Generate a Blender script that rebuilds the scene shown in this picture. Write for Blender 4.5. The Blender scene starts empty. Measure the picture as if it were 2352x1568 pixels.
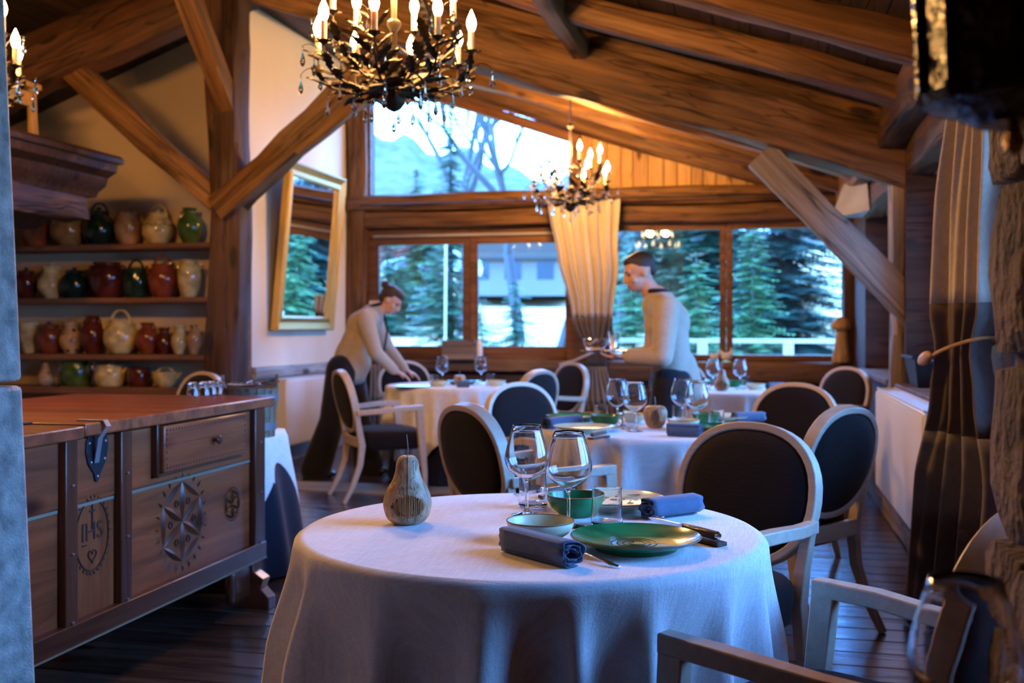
import bpy, bmesh, math, random
import numpy as np
from mathutils import Vector, Matrix, Euler
rnd = random.Random(7)
PI = math.pi
COL = bpy.context.scene.collection
sc = bpy.context.scene
# ------------------------------------------------------------------ camera
FPX, CX, HY, HC = 2450.0, 1176.0, 750.0, 1.23      # focal length in px, principal column, horizon row, eye height
YAW = math.atan2(559, FPX)
Fv = Vector((-math.sin(YAW), math.cos(YAW), 0)); Rv = Vector((math.cos(YAW), math.sin(YAW), 0))
cam = bpy.data.cameras.new('camera'); camo = bpy.data.objects.new('camera', cam); COL.objects.link(camo)
camo.location = (0, 0, HC); camo.rotation_euler = (PI/2, 0, YAW)
cam.sensor_width = 36; cam.lens = 36*FPX/2352; cam.shift_y = -(784-HY)/2352
cam.dof.use_dof = True; cam.dof.focus_distance = 2.42; cam.dof.aperture_fstop = 3.8
cam.clip_start = .05; cam.clip_end = 2000
sc.camera = camo
vs = sc.view_settings; vs.view_transform = 'Standard'; vs.look = 'None'; vs.gamma = 1; vs.exposure = 0.12
vs.use_curve_mapping = False
# ------------------------------------------------------------------ world: blue late-afternoon mountain sky with thin cloud
w = bpy.data.worlds.new('sky'); sc.world = w; w.use_nodes = True
nt = w.node_tree; bg = nt.nodes['Background']
tc = nt.nodes.new('ShaderNodeTexCoord'); ns = nt.nodes.new('ShaderNodeTexNoise'); ns.inputs['Scale'].default_value = 2.2; ns.inputs['Detail'].default_value = 5
cr = nt.nodes.new('ShaderNodeValToRGB'); cr.color_ramp.elements[0].position = .35; cr.color_ramp.elements[1].position = .7
cr.color_ramp.elements[0].color = (.085, .31, 1.0, 1); cr.color_ramp.elements[1].color = (.15, .42, 1.0, 1)
nt.links.new(tc.outputs['Generated'], ns.inputs['Vector']); nt.links.new(ns.outputs['Fac'], cr.inputs['Fac']); nt.links.new(cr.outputs['Color'], bg.inputs['Color'])
bg.inputs['Strength'].default_value = 32
def portal(x, y, z, sx, sz, rz):
    l = bpy.data.lights.new('window_portal', 'AREA'); l.shape = 'RECTANGLE'; l.size = sx; l.size_y = sz; l.cycles.is_portal = True
    o = bpy.data.objects.new('window_portal', l); COL.objects.link(o); o.location = (x, y, z); o.rotation_euler = (PI/2, 0, rz)
# ------------------------------------------------------------------ helpers: rays of this camera to points of the room
def ray(px): a = (px-CX)/FPX; return Fv + a*Rv
def P(px, py, d): v = ray(px)*d; return Vector((v.x, v.y, HC-(py-HY)/FPX*d))
def L(lat, d, z=0): v = Fv*d + Rv*lat; return Vector((v.x, v.y, z))
def onz(px, py, z): return P(px, py, (HC-z)*FPX/(py-HY))
def onx(px, py, X): return P(px, py, X/ray(px).x)
def ony(px, py, Y): return P(px, py, Y/ray(px).y)
# ------------------------------------------------------------------ materials
MATS = {}
def newmat(name):
    m = bpy.data.materials.new(name); m.use_nodes = True; MATS[name] = m
    return m, m.node_tree, m.node_tree.nodes['Principled BSDF']
def setp(b, **k):
    nm = dict(col='Base Color', rough='Roughness', metal='Metallic', ior='IOR', trans='Transmission Weight', coat='Coat Weight', crough='Coat Roughness', sheen='Sheen Weight', spec='Specular IOR Level', emc='Emission Color', ems='Emission Strength', alpha='Alpha', sub='Subsurface Weight')
    for a, v in k.items():
        b.inputs[nm[a]].default_value = (*v, 1) if isinstance(v, tuple) else v
def N(nt, t, **k):
    n = nt.nodes.new('ShaderNode'+t)
    for a, v in k.items():
        if a in n.inputs: n.inputs[a].default_value = v
        else: setattr(n, a, v)
    return n
def plain(name, col, rough=.5, bump=0, bscale=60, var=0, bdist=.01, **k):
    m, nt, b = newmat(name); setp(b, col=col, rough=rough, **k)
    if bump or var:
        t = N(nt, 'TexCoord'); n = N(nt, 'TexNoise', Scale=bscale, Detail=4.0); nt.links.new(t.outputs['Object'], n.inputs['Vector'])
        if bump:
            bp = N(nt, 'Bump', Strength=bump, Distance=bdist); nt.links.new(n.outputs['Fac'], bp.inputs['Height']); nt.links.new(bp.outputs['Normal'], b.inputs['Normal'])
        if var:
            n2 = N(nt, 'TexNoise', Scale=bscale*.12, Detail=5.0); nt.links.new(t.outputs['Object'], n2.inputs['Vector'])
            r = N(nt, 'ValToRGB'); r.color_ramp.elements[0].position = .3; r.color_ramp.elements[1].position = .7
            r.color_ramp.elements[0].color = tuple(c*(1-var) for c in col)+(1,); r.color_ramp.elements[1].color = tuple(min(1, c*(1+var*.6)) for c in col)+(1,)
            nt.links.new(n2.outputs['Fac'], r.inputs['Fac']); nt.links.new(r.outputs['Color'], b.inputs['Base Color'])
    return m
def wood(name, light, dark, rough=.62, vert=False, sc_=1.0, crack=.6, knots=True, rand=.35, coat=0, bump=.5, long=.55):
    m, nt, b = newmat(name); setp(b, rough=rough, coat=coat, crough=.25, spec=.35)
    lk = nt.links.new
    t = N(nt, 'TexCoord'); oi = N(nt, 'ObjectInfo')
    add = N(nt, 'VectorMath', operation='ADD'); mul = N(nt, 'VectorMath', operation='SCALE'); mul.inputs[3].default_value = 37.0
    cmb = N(nt, 'CombineXYZ'); lk(oi.outputs['Random'], cmb.inputs[0]); lk(oi.outputs['Random'], cmb.inputs[1]); lk(cmb.outputs[0], mul.inputs[0])
    lk(t.outputs['Object'], add.inputs[0]); lk(mul.outputs[0], add.inputs[1])
    mp = N(nt, 'Mapping'); mp.inputs['Scale'].default_value = (9*sc_, 9*sc_, long*sc_) if vert else (long*sc_, 9*sc_, 9*sc_); lk(add.outputs[0], mp.inputs['Vector'])
    n1 = N(nt, 'TexNoise', Scale=2.2, Detail=8.0, Roughness=.62, Distortion=.6); lk(mp.outputs[0], n1.inputs['Vector'])
    r = N(nt, 'ValToRGB'); e = r.color_ramp.elements; e[0].position = .32; e[1].position = .66
    e[0].color = (*dark, 1); e[1].color = (*light, 1); lk(n1.outputs['Fac'], r.inputs['Fac'])
    out = r.outputs['Color']
    # drying cracks: very stretched noise, thin dark bands
    mp2 = N(nt, 'Mapping'); mp2.inputs['Scale'].default_value = (5*sc_, 5*sc_, .35*sc_) if vert else (.35*sc_, 5*sc_, 5*sc_); lk(add.outputs[0], mp2.inputs['Vector'])
    n2 = N(nt, 'TexNoise', Scale=1.7, Detail=3.0, Distortion=.3); lk(mp2.outputs[0], n2.inputs['Vector'])
    r2 = N(nt, 'ValToRGB'); r2.color_ramp.elements[0].position = .485; r2.color_ramp.elements[0].color = (1, 1, 1, 1)
    r2.color_ramp.elements[1].position = .5; r2.color_ramp.elements[1].color = (1-crack,)*3+(1,)
    e3 = r2.color_ramp.elements.new(.515); e3.color = (1, 1, 1, 1)
    lk(n2.outputs['Fac'], r2.inputs['Fac'])
    mx = N(nt, 'Mix', data_type='RGBA', blend_type='MULTIPLY'); mx.inputs[0].default_value = 1; lk(out, mx.inputs[6]); lk(r2.outputs['Color'], mx.inputs[7]); out = mx.outputs[2]
    if knots:
        mp3 = N(nt, 'Mapping'); mp3.inputs['Scale'].default_value = (1.6*sc_, 4.5*sc_, 4.5*sc_); lk(add.outputs[0], mp3.inputs['Vector'])
        vo = N(nt, 'TexVoronoi', Scale=1.0); lk(mp3.outputs[0], vo.inputs['Vector'])
        r3 = N(nt, 'ValToRGB'); r3.color_ramp.elements[0].position = .10; r3.color_ramp.elements[0].color = (.2, .14, .12, 1); r3.color_ramp.elements[1].position = .17; r3.color_ramp.elements[1].color = (1, 1, 1, 1)
        lk(vo.outputs['Distance'], r3.inputs['Fac'])
        mx3 = N(nt, 'Mix', data_type='RGBA', blend_type='MULTIPLY'); mx3.inputs[0].default_value = 1; lk(out, mx3.inputs[6]); lk(r3.outputs['Color'], mx3.inputs[7]); out = mx3.outputs[2]
    hs = N(nt, 'HueSaturation'); mr = N(nt, 'MapRange'); mr.inputs[3].default_value = 1-rand; mr.inputs[4].default_value = 1+rand*.7
    lk(oi.outputs['Random'], mr.inputs[0]); lk(mr.outputs[0], hs.inputs['Value']); lk(out, hs.inputs['Color']); lk(hs.outputs['Color'], b.inputs['Base Color'])
    bp = N(nt, 'Bump', Strength=bump, Distance=.008); lk(n1.outputs['Fac'], bp.inputs['Height'])
    bp2 = N(nt, 'Bump', Strength=bump, Distance=.02); lk(r2.outputs['Color'], bp2.inputs['Height']); lk(bp.outputs['Normal'], bp2.inputs['Normal']); lk(bp2.outputs['Normal'], b.inputs['Normal'])
    return m
def fabric(name, col, rough=.85, scale=260, bump=.25, sheen=.2, var=.12):
    m, nt, b = newmat(name); setp(b, col=col, rough=rough, sheen=sheen, spec=.2); lk = nt.links.new
    t = N(nt, 'TexCoord'); h = None
    for ax in ((1, .06, 1), (.06, 1, .08)):
        mp = N(nt, 'Mapping'); mp.inputs['Scale'].default_value = ax; lk(t.outputs['Object'], mp.inputs['Vector'])
        n = N(nt, 'TexNoise', Scale=float(scale), Detail=2.0); lk(mp.outputs[0], n.inputs['Vector'])
        if h is None: h = n.outputs['Fac']
        else:
            a = N(nt, 'Math', operation='ADD'); lk(h, a.inputs[0]); lk(n.outputs['Fac'], a.inputs[1]); h = a.outputs[0]
    bp = N(nt, 'Bump', Strength=bump, Distance=.002); lk(h, bp.inputs['Height']); lk(bp.outputs['Normal'], b.inputs['Normal'])
    r = N(nt, 'ValToRGB'); r.color_ramp.elements[0].position = .35; r.color_ramp.elements[1].position = .65
    hm = N(nt, 'Math', operation='MULTIPLY'); hm.inputs[1].default_value = .5; lk(h, hm.inputs[0]); lk(hm.outputs[0], r.inputs['Fac'])
    r.color_ramp.elements[0].color = tuple(c*(1-var) for c in col)+(1,); r.color_ramp.elements[1].color = tuple(min(1, c*(1+var)) for c in col)+(1,)
    lk(r.outputs['Color'], b.inputs['Base Color'])
    return m
def glaze(name, col, rim=None, rough=.12, var=.3, scale=14, speck=None):
    m, nt, b = newmat(name); setp(b, rough=rough, coat=.2, crough=.06, spec=.32); lk = nt.links.new
    t = N(nt, 'TexCoord'); n = N(nt, 'TexNoise', Scale=float(scale), Detail=4.0); lk(t.outputs['Object'], n.inputs['Vector'])
    r = N(nt, 'ValToRGB'); r.color_ramp.elements[0].position = .35; r.color_ramp.elements[1].position = .65
    r.color_ramp.elements[0].color = tuple(c*(1-var) for c in col)+(1,); r.color_ramp.elements[1].color = tuple(min(1, c*(1+var)) for c in col)+(1,)
    lk(n.outputs['Fac'], r.inputs['Fac']); out = r.outputs['Color']
    if speck:
        v = N(nt, 'TexVoronoi', Scale=16.0); lk(t.outputs['Object'], v.inputs['Vector'])
        r3 = N(nt, 'ValToRGB'); r3.color_ramp.elements[0].position = .22; r3.color_ramp.elements[0].color = (*speck, 1); r3.color_ramp.elements[1].position = .3; r3.color_ramp.elements[1].color = (1, 1, 1, 1)
        lk(v.outputs['Distance'], r3.inputs['Fac'])
        mx = N(nt, 'Mix', data_type='RGBA', blend_type='MULTIPLY'); mx.inputs[0].default_value = 1; lk(out, mx.inputs[6]); lk(r3.outputs['Color'], mx.inputs[7]); out = mx.outputs[2]
    lk(out, b.inputs['Base Color'])
    bp = N(nt, 'Bump', Strength=.12, Distance=.01); lk(n.outputs['Fac'], bp.inputs['Height']); lk(bp.outputs['Normal'], b.inputs['Normal'])
    return m
M = dict(
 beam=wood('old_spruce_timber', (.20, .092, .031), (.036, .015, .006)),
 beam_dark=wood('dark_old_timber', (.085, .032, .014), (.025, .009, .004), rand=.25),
 beam_grey=wood('weathered_grey_timber', (.27, .2, .15), (.09, .065, .05), crack=.75),
 board=wood('knotty_spruce_board', (.52, .30, .12), (.34, .17, .06), rand=.2, crack=.3),
 deck=wood('dark_roof_board', (.04, .018, .008), (.010, .005, .003), rand=.5),
 floorw=wood('dark_floor_board', (.13, .075, .05), (.04, .022, .015), rough=.2, rand=.5, coat=.6, bump=.35),
 frame=wood('stained_window_frame', (.20, .085, .035), (.09, .036, .016), rand=.15, crack=.3, knots=False),
 sill=wood('sill_timber', (.17, .095, .05), (.06, .03, .018), rand=.3),
 ledge=wood('blue_grey_ledge', (.42, .4, .37), (.2, .19, .18), rand=.1),
 chest=wood('waxed_chest_wood', (.36, .088, .028), (.12, .028, .009), rough=.33, rand=.16, crack=.2, coat=.25, bump=.2, sc_=.8),
 chest_frame=wood('waxed_chest_frame', (.13, .035, .013), (.05, .014, .006), rough=.3, rand=.1, crack=.1, coat=.3, bump=.2, knots=False),
 ash=wood('pale_washed_beech', (.60, .48, .36), (.48, .37, .27), rough=.42, rand=.08, crack=.05, knots=False, bump=.1, coat=.15, sc_=1.6),
 shelf=wood('shelf_board', (.26, .115, .05), (.13, .055, .025), rand=.1, crack=.2),
 pearw=wood('turned_wood', (.52, .34, .18), (.26, .14, .065), rough=.4, rand=.15, crack=.85, knots=True, sc_=3.2, bump=.3, long=2.2),
 pearv=wood('turned_fruit_wood', (.62, .42, .24), (.24, .12, .055), rough=.38, rand=.15, crack=.6, knots=False, sc_=3.0, bump=.3, long=3.5, vert=True),
 chisel=wood('chiselled_rough_wood', (.48, .27, .11), (.16, .075, .03), rough=.7, knots=False, sc_=5.0, bump=1.0, long=1.2, vert=True),
 horn=wood('dark_horn_handle', (.13, .065, .035), (.03, .014, .008), rough=.3, rand=.1, knots=True, sc_=6.0),
 mush=wood('carved_mushroom_wood', (.62, .42, .2), (.25, .13, .06), rand=.1, knots=False, vert=True),
 barrel=wood('oak_stave', (.30, .2, .11), (.15, .09, .05), rand=.2),
 plaster_warmlit=plain('warm_lit_plaster', (.58, .41, .22), .9, bump=.5, bscale=7, var=.15),  # same pale plaster, with warm light and missing daylight put into its colour
 plaster=plain('cream_plaster', (.82, .72, .56), .9, bump=.5, bscale=7, var=.1),
 plaster_g=plain('grey_plaster', (.33, .33, .33), .9, bump=.5, bscale=22, var=.25),
 mason=plain('brown_rubble_mortar', (.13, .085, .055), .95, bump=1, bscale=28, var=.4),
 stone=plain('rubble_stone', (.13, .08, .045), .9, bump=1, bscale=26, var=.75, bdist=.05),
 granite=plain('pale_granite', (.52, .45, .37), .8, bump=.6, bscale=240, var=.5),
 white=plain('radiator_white', (.72, .71, .70), .35),
 gold=plain('gilt_moulding', (.55, .34, .09), .35, bump=.5, bscale=160, metal=.75),
 linen=fabric('white_linen', (.80, .78, .78)),
 under=fabric('navy_undercloth', (.008, .012, .028)),
 denim=fabric('slate_blue_linen', (.085, .125, .20), scale=420, bump=.5),
 uphol=fabric('dark_brown_upholstery', (.009, .006, .0065), scale=500, bump=.6, sheen=.06),
 wool_c=fabric('cream_wool', (.55, .46, .35), scale=300),
 wool_t=fabric('taupe_wool', (.13, .095, .08), scale=300),
 wool_l=fabric('light_grey_wool', (.26, .22, .19), scale=300),
 jacket=fabric('oatmeal_jacket', (.42, .34, .25), scale=300),
 black=fabric('black_trousers', (.01, .01, .013), scale=300),
 skin=plain('skin', (.56, .30, .20), .5, sub=.08), hair=plain('dark_brown_hair', (.035, .018, .01), .5, bump=.8, bscale=90),
 lips=plain('lips', (.42, .13, .10), .5), eye=plain('eye', (.02, .015, .01), .2), shoe=plain('black_leather', (.01, .01, .01), .3),
 bronze=plain('dark_bronze', (.022, .013, .007), .5, metal=.4), iron=plain('black_iron', (.02, .022, .026), .45, metal=.6, bump=.3, bscale=60),
 steel=plain('polished_steel', (.62, .62, .62), .16, metal=1.0), zinc=plain('galvanised_steel', (.42, .46, .5), .35, metal=.8),
 candle=plain('candle_sleeve', (.85, .74, .48), .5, sub=.2),
 g_green=glaze('green_glaze', (.014, .17, .05), var=.4, rough=.2), g_cream=glaze('cream_glaze', (.70, .68, .44), var=.06, rough=.22),
 p_red=glaze('red_brown_glaze', (.16, .035, .014)), p_dred=glaze('oxblood_glaze', (.075, .014, .008)), p_terra=glaze('terracotta_glaze', (.24, .06, .02)),
 p_och=glaze('ochre_glaze', (.22, .12, .035)), p_tan=glaze('tan_glaze', (.38, .2, .08)), p_cream=glaze('straw_glaze', (.5, .36, .14)),
 p_green=glaze('bottle_green_glaze', (.05, .085, .015)), p_dgreen=glaze('black_green_glaze', (.008, .02, .012)),
 p_speck=glaze('speckled_glaze', (.36, .2, .08), speck=(.12, .06, .03)), p_rim=plain('unglazed_brown_rim', (.2, .1, .04), .5),
 ink=plain('painted_black', (.01, .01, .01), .4), flower=plain('painted_flowers', (.10, .13, .03), .4), tin=plain('pale_tin_strip', (.26, .24, .17), .4, metal=.3),
 groove=plain('painted_groove_shade', (.045, .017, .008), .5), lantern=plain('black_lacquered_metal', (.008, .008, .009), .12, bump=.7, bscale=38),  # groove: dark colour paints the shade of carved recesses onto raised shapes
 snow=plain('dry_winter_meadow', (.50, .30, .12), .95, var=.3, bscale=6), rockface=plain('blue_mountain_side', (.06, .055, .04), .95, var=.6, bscale=.8),
 needle=plain('spruce_needles', (.035, .10, .04), .6), needle_b=plain('blue_spruce_needles', (.028, .075, .05), .6), needle_l=plain('light_green_needles', (.08, .17, .05), .6),
 bark=plain('grey_bark', (.055, .05, .05), .9, bump=.6, bscale=30), rail=plain('pale_rail_timber', (.46, .38, .27), .7),
 roofsnow=plain('roof_snow', (.7, .75, .8), .9), hut=plain('dark_hut_boards', (.05, .03, .02), .9), car_w=plain('white_car_paint', (.6, .6, .6), .2), car_r=plain('red_car_paint', (.35, .01, .02), .2),
 facade=plain('pale_facade', (.13, .11, .09), .9), blind=plain('dark_window', (.01, .012, .015), .2), white_c=plain('white_porcelain', (.7, .68, .64), .3),
)
def _g():
    m, nt, b = newmat('clear_glass'); setp(b, col=(1, 1, 1), rough=0.0, trans=1.0, ior=1.45); M['glass'] = m
    m, nt, b = newmat('crystal'); setp(b, col=(1, 1, 1), rough=0.0, trans=1.0, ior=1.6); M['crystal'] = m
    m, nt, b = newmat('window_pane'); nt.nodes.remove(b)
    tr = N(nt, 'BsdfTransparent'); tr.inputs[0].default_value = (.93, .96, .97, 1); gl = N(nt, 'BsdfGlossy'); gl.inputs['Roughness'].default_value = 0.0
    fr = N(nt, 'Fresnel', IOR=1.5); mx = N(nt, 'MixShader'); nt.links.new(fr.outputs[0], mx.inputs[0]); nt.links.new(tr.outputs[0], mx.inputs[1]); nt.links.new(gl.outputs[0], mx.inputs[2])
    nt.links.new(mx.outputs[0], nt.nodes['Material Output'].inputs[0]); M['pane'] = m
    m, nt, b = newmat('mirror_glass'); setp(b, col=(.85, .87, .86), rough=.01, metal=1.0); M['mirror'] = m
    m, nt, b = newmat('lit_bulb'); setp(b, col=(1, .8, .5), emc=(1, .72, .36), ems=22.0); M['bulb'] = m
    m, nt, b = newmat('street_lamp_glow'); setp(b, emc=(1, .8, .6), ems=30.0); M['lampglow'] = m
    m, nt, b = newmat('blue_led'); setp(b, emc=(.05, .05, 1), ems=25.0); M['led'] = m
_g()
# ------------------------------------------------------------------ mesh building
class MB:
    def __init__(s): s.v = []; s.f = []
    def add(s, vs_, fs):
        o = len(s.v); s.v += [tuple(x) for x in vs_]; s.f += [tuple(i+o for i in q) for q in fs]; return s
    def bx(s, x0, x1, y0, y1, z0, z1, mat=None):
        c = [Vector((x, y, z)) for z in (z0, z1) for y in (y0, y1) for x in (x0, x1)]
        if mat is not None: c = [mat @ p for p in c]
        return s.add(c, [(0, 2, 3, 1), (4, 5, 7, 6), (0, 1, 5, 4), (2, 6, 7, 3), (0, 4, 6, 2), (1, 3, 7, 5)])
    def lathe(s, prof, seg=32, c=(0, 0, 0), mat=None, sx=1, sy=1):
        c = Vector(c); vs_ = []; n = len(prof)
        for r, z in prof:
            for k in range(seg):
                a = 2*PI*k/seg; p = Vector((r*math.cos(a)*sx, r*math.sin(a)*sy, z))
                vs_.append((mat @ p if mat is not None else p)+c)
        fs = []
        for i in range(n-1):
            for k in range(seg):
                k2 = (k+1) % seg; fs.append((i*seg+k, i*seg+k2, (i+1)*seg+k2, (i+1)*seg+k))
        if prof[0][0] > 1e-5: fs.append(tuple(range(seg))[::-1])
        if prof[-1][0] > 1e-5: fs.append(tuple((n-1)*seg+k for k in range(seg)))
        return s.add(vs_, fs)
    def tube(s, pts, r, seg=8, cap=True, closed=False, flat=None):
        pts = [Vector(p) for p in pts]; n = len(pts)
        rr = r if isinstance(r, (list, tuple)) else [r]*n; vs_ = []; up = None
        for i, p in enumerate(pts):
            if closed: t = pts[(i+1) % n]-pts[i-1]
            else: t = pts[min(i+1, n-1)]-pts[max(i-1, 0)]
            t = t.normalized() if t.length > 1e-9 else Vector((0, 0, 1))
            if up is None:
                up = Vector((0, 0, 1)) if abs(t.z) < .9 else Vector((1, 0, 0))
            sd = t.cross(up); sd = sd.normalized() if sd.length > 1e-6 else t.orthogonal().normalized(); up = sd.cross(t).normalized()
            for k in range(seg):
                a = 2*PI*k/seg; f = flat or 1
                vs_.append(p+sd*math.cos(a)*rr[i]+up*math.sin(a)*rr[i]*f)
        fs = []
        for i in range(n if closed else n-1):
            j = (i+1) % n
            for k in range(seg):
                k2 = (k+1) % seg; fs.append((i*seg+k, i*seg+k2, j*seg+k2, j*seg+k))
        if cap and not closed: fs += [tuple(range(seg))[::-1], tuple((n-1)*seg+k for k in range(seg))]
        return s.add(vs_, fs)
    def sweep(s, pts, w_, h_, side, closed=False):
        """rectangular section w_ along `side`, h_ across; mitred corners kept square"""
        pts = [Vector(p) for p in pts]; side = Vector(side).normalized(); n = len(pts); vs_ = []
        ws = w_ if isinstance(w_, (list, tuple)) else [w_]*n; hs = h_ if isinstance(h_, (list, tuple)) else [h_]*n
        for i, p in enumerate(pts):
            a = (pts[i]-pts[i-1]).normalized() if (i > 0 or closed) else (pts[1]-pts[0]).normalized()
            b = (pts[(i+1) % n]-pts[i]).normalized() if (i < n-1 or closed) else a
            t = (a+b).normalized(); k = 1/max(.5, t.dot(b))
            up = t.cross(side).normalized()*k; sd = side
            for u, v_ in ((-1, -1), (1, -1), (1, 1), (-1, 1)): vs_.append(p+sd*u*ws[i]/2+up*v_*hs[i]/2)
        fs = []
        for i in range(n if closed else n-1):
            j = (i+1) % n
            for k in range(4): k2 = (k+1) % 4; fs.append((i*4+k, i*4+k2, j*4+k2, j*4+k))
        if not closed: fs += [(3, 2, 1, 0), tuple((n-1)*4+k for k in range(4))]
        return s.add(vs_, fs)
    def prism(s, poly, h, mat=None):
        n = len(poly); vs_ = [Vector((x, y, 0)) for x, y in poly]+[Vector((x, y, h)) for x, y in poly]
        if mat is not None: vs_ = [mat @ p for p in vs_]
        return s.add(vs_, [tuple(range(n))[::-1], tuple(range(n, 2*n))]+[(i, (i+1) % n, n+(i+1) % n, n+i) for i in range(n)])
    def ell(s, c, r, seg=16, rings=10, mat=None):
        prof = [(math.sin(PI*i/rings), -math.cos(PI*i/rings)) for i in range(rings+1)]
        S = Matrix.Diagonal((*r, 1)) if mat is None else mat @ Matrix.Diagonal((*r, 1))
        return s.lathe([(max(a, 0), b) for a, b in prof], seg, c, S)
    def grid(s, fn, nu, nv):
        vs_ = [fn(i/nu, j/nv) for j in range(nv+1) for i in range(nu+1)]
        return s.add(vs_, [(j*(nu+1)+i, j*(nu+1)+i+1, (j+1)*(nu+1)+i+1, (j+1)*(nu+1)+i) for j in range(nv) for i in range(nu)])
    def mesh(s, name, mat, smooth=40):
        me = bpy.data.meshes.new(name); me.from_pydata(s.v, [], s.f)
        bm = bmesh.new(); bm.from_mesh(me); bmesh.ops.remove_doubles(bm, verts=bm.verts, dist=1e-5)
        bmesh.ops.recalc_face_normals(bm, faces=bm.faces); bm.to_mesh(me); bm.free()
        if smooth:
            me.polygons.foreach_set('use_smooth', [True]*len(me.polygons)); me.set_sharp_from_angle(angle=math.radians(smooth))
        me.materials.append(M[mat] if isinstance(mat, str) else mat); return me
    def build(s, name, mat, parent=None, smooth=40, bevel=0, **k):
        return ob(name, s.mesh(name, mat, smooth), parent, bevel=bevel, **k)
def ob(name, me, parent=None, loc=None, mat4=None, bevel=0, label=None, kind=None):
    o = bpy.data.objects.new(name, me); COL.objects.link(o)
    if parent is not None: o.parent = parent
    if mat4 is not None: o.matrix_local = mat4
    if loc is not None: o.location = loc
    if bevel:
        b = o.modifiers.new('bevel', 'BEVEL'); b.width = bevel; b.segments = 2; b.limit_method = 'ANGLE'; b.angle_limit = .6
    if label: o['label'] = label
    if kind: o['kind'] = kind
    return o
def thing(name, label, cat, loc=(0, 0, 0), rz=0, group=None, tilt=None):
    o = bpy.data.objects.new(name, None); COL.objects.link(o); o.empty_display_size = .05
    o.location = loc; o.rotation_euler = tilt if tilt else (0, 0, rz); o['label'] = label; o['category'] = cat
    if group: o['group'] = group
    return o
def struct(name, loc=(0, 0, 0)):
    o = bpy.data.objects.new(name, None); COL.objects.link(o); o.location = loc; o['kind'] = 'structure'; return o
KIDS = {}
def dup(root, loc, rz=0, label=None, group=None, scale=None):
    r = root.copy(); COL.objects.link(r); r.location = loc; r.rotation_euler = (0, 0, rz)
    if label: r['label'] = label
    if group: r['group'] = group
    if scale: r.scale = scale
    for ch in list(root.children):
        c = ch.copy(); COL.objects.link(c); c.parent = r
        for g in list(ch.children):
            d = g.copy(); COL.objects.link(d); d.parent = c
    return r
def hewn(Lx, w_, h_, seed, amp=.012, seg=None):
    """hand-hewn timber along local +X, chamfered corners, wandering faces"""
    R = random.Random(seed); seg = seg or max(4, int(Lx/.22)); c = min(w_, h_)*.12
    base = [(-w_/2+c, -h_/2), (w_/2-c, -h_/2), (w_/2, -h_/2+c), (w_/2, h_/2-c), (w_/2-c, h_/2), (-w_/2+c, h_/2), (-w_/2, h_/2-c), (-w_/2, -h_/2+c)]
    ph = [R.random()*6 for _ in range(8)]; m = MB(); vs_ = []
    for i in range(seg+1):
        x = Lx*i/seg; oy = amp*.8*math.sin(x*1.3+ph[0]); oz = amp*.8*math.sin(x*1.7+ph[1])
        for k, (y, z) in enumerate(base):
            q = 1+(amp/max(w_, h_))*2.2*(math.sin(x*2.9+ph[k]+k)+.8*(R.random()-.5))
            vs_.append((x, y*q+oy, z*q+oz))
    fs = [(i*8+k, i*8+(k+1) % 8, (i+1)*8+(k+1) % 8, (i+1)*8+k) for i in range(seg) for k in range(8)]
    fs += [tuple(range(8))[::-1], tuple(seg*8+k for k in range(8))]
    return m.add(vs_, fs)
_bs = [0]
def frame_mat(p0, p1, up=(0, 0, 1)):
    p0 = Vector(p0); p1 = Vector(p1); x = (p1-p0).normalized(); u = Vector(up); y = u.cross(x).normalized(); z = x.cross(y)
    return Matrix(((x.x, y.x, z.x, p0.x), (x.y, y.y, z.y, p0.y), (x.z, y.z, z.z, p0.z), (0, 0, 0, 1)))
def beam(name, p0, p1, w_, h_, mat='beam', parent=None, up=(0, 0, 1), amp=.012, **k):
    _bs[0] += 1; Ln = (Vector(p1)-Vector(p0)).length
    me = hewn(Ln, w_, h_, _bs[0], amp).mesh(name, mat, 50)
    return ob(name, me, parent, mat4=frame_mat(p0, p1, up), **k)
_pl = {}
def plank(name, p0, p1, w_, t_, mat, parent, up=(0, 0, 1)):
    """flat board: width w_ across, thickness t_ along up, slightly rounded edge"""
    Ln = round((Vector(p1)-Vector(p0)).length, 2); key = (Ln, round(w_, 3), t_, mat)
    if key not in _pl:
        e = .004; m = MB(); pr = [(-w_/2, -t_/2), (w_/2, -t_/2), (w_/2, t_/2-e), (w_/2-e, t_/2), (-w_/2+e, t_/2), (-w_/2, t_/2-e)]
        vs_ = [(x, y, z) for x in (0, Ln) for y, z in pr]
        m.add(vs_, [(k, (k+1) % 6, 6+(k+1) % 6, 6+k) for k in range(6)]+[tuple(range(6))[::-1], tuple(range(6, 12))])
        _pl[key] = m.mesh(name, mat, 30)
    return ob(name, _pl[key], parent, mat4=frame_mat(p0, p1, up))
# ================================================================== STRUCTURE
WIN_R = [(1.95, 4.15), (4.6, 6.92), (7.45, 9.4)]
YF, XR, XL, XLL, YB = 10.6, .9, -4.18, -6.8, 8.3
for y0, y1 in WIN_R: portal(1.3, (y0+y1)/2, 1.51, y1-y0, 1.3, PI/2)
portal(-2.8, 10.95, 1.5, 2.3, 1.2, PI); portal(-.3, 10.95, 1.5, 2.3, 1.3, PI); portal(-2.9, 10.95, 3.15, 2.3, 1.2, PI)
def roofz(x): return 2.62-.328*(x-.7) if x > -3.7 else 4.063+.375*(x+3.7)
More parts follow.
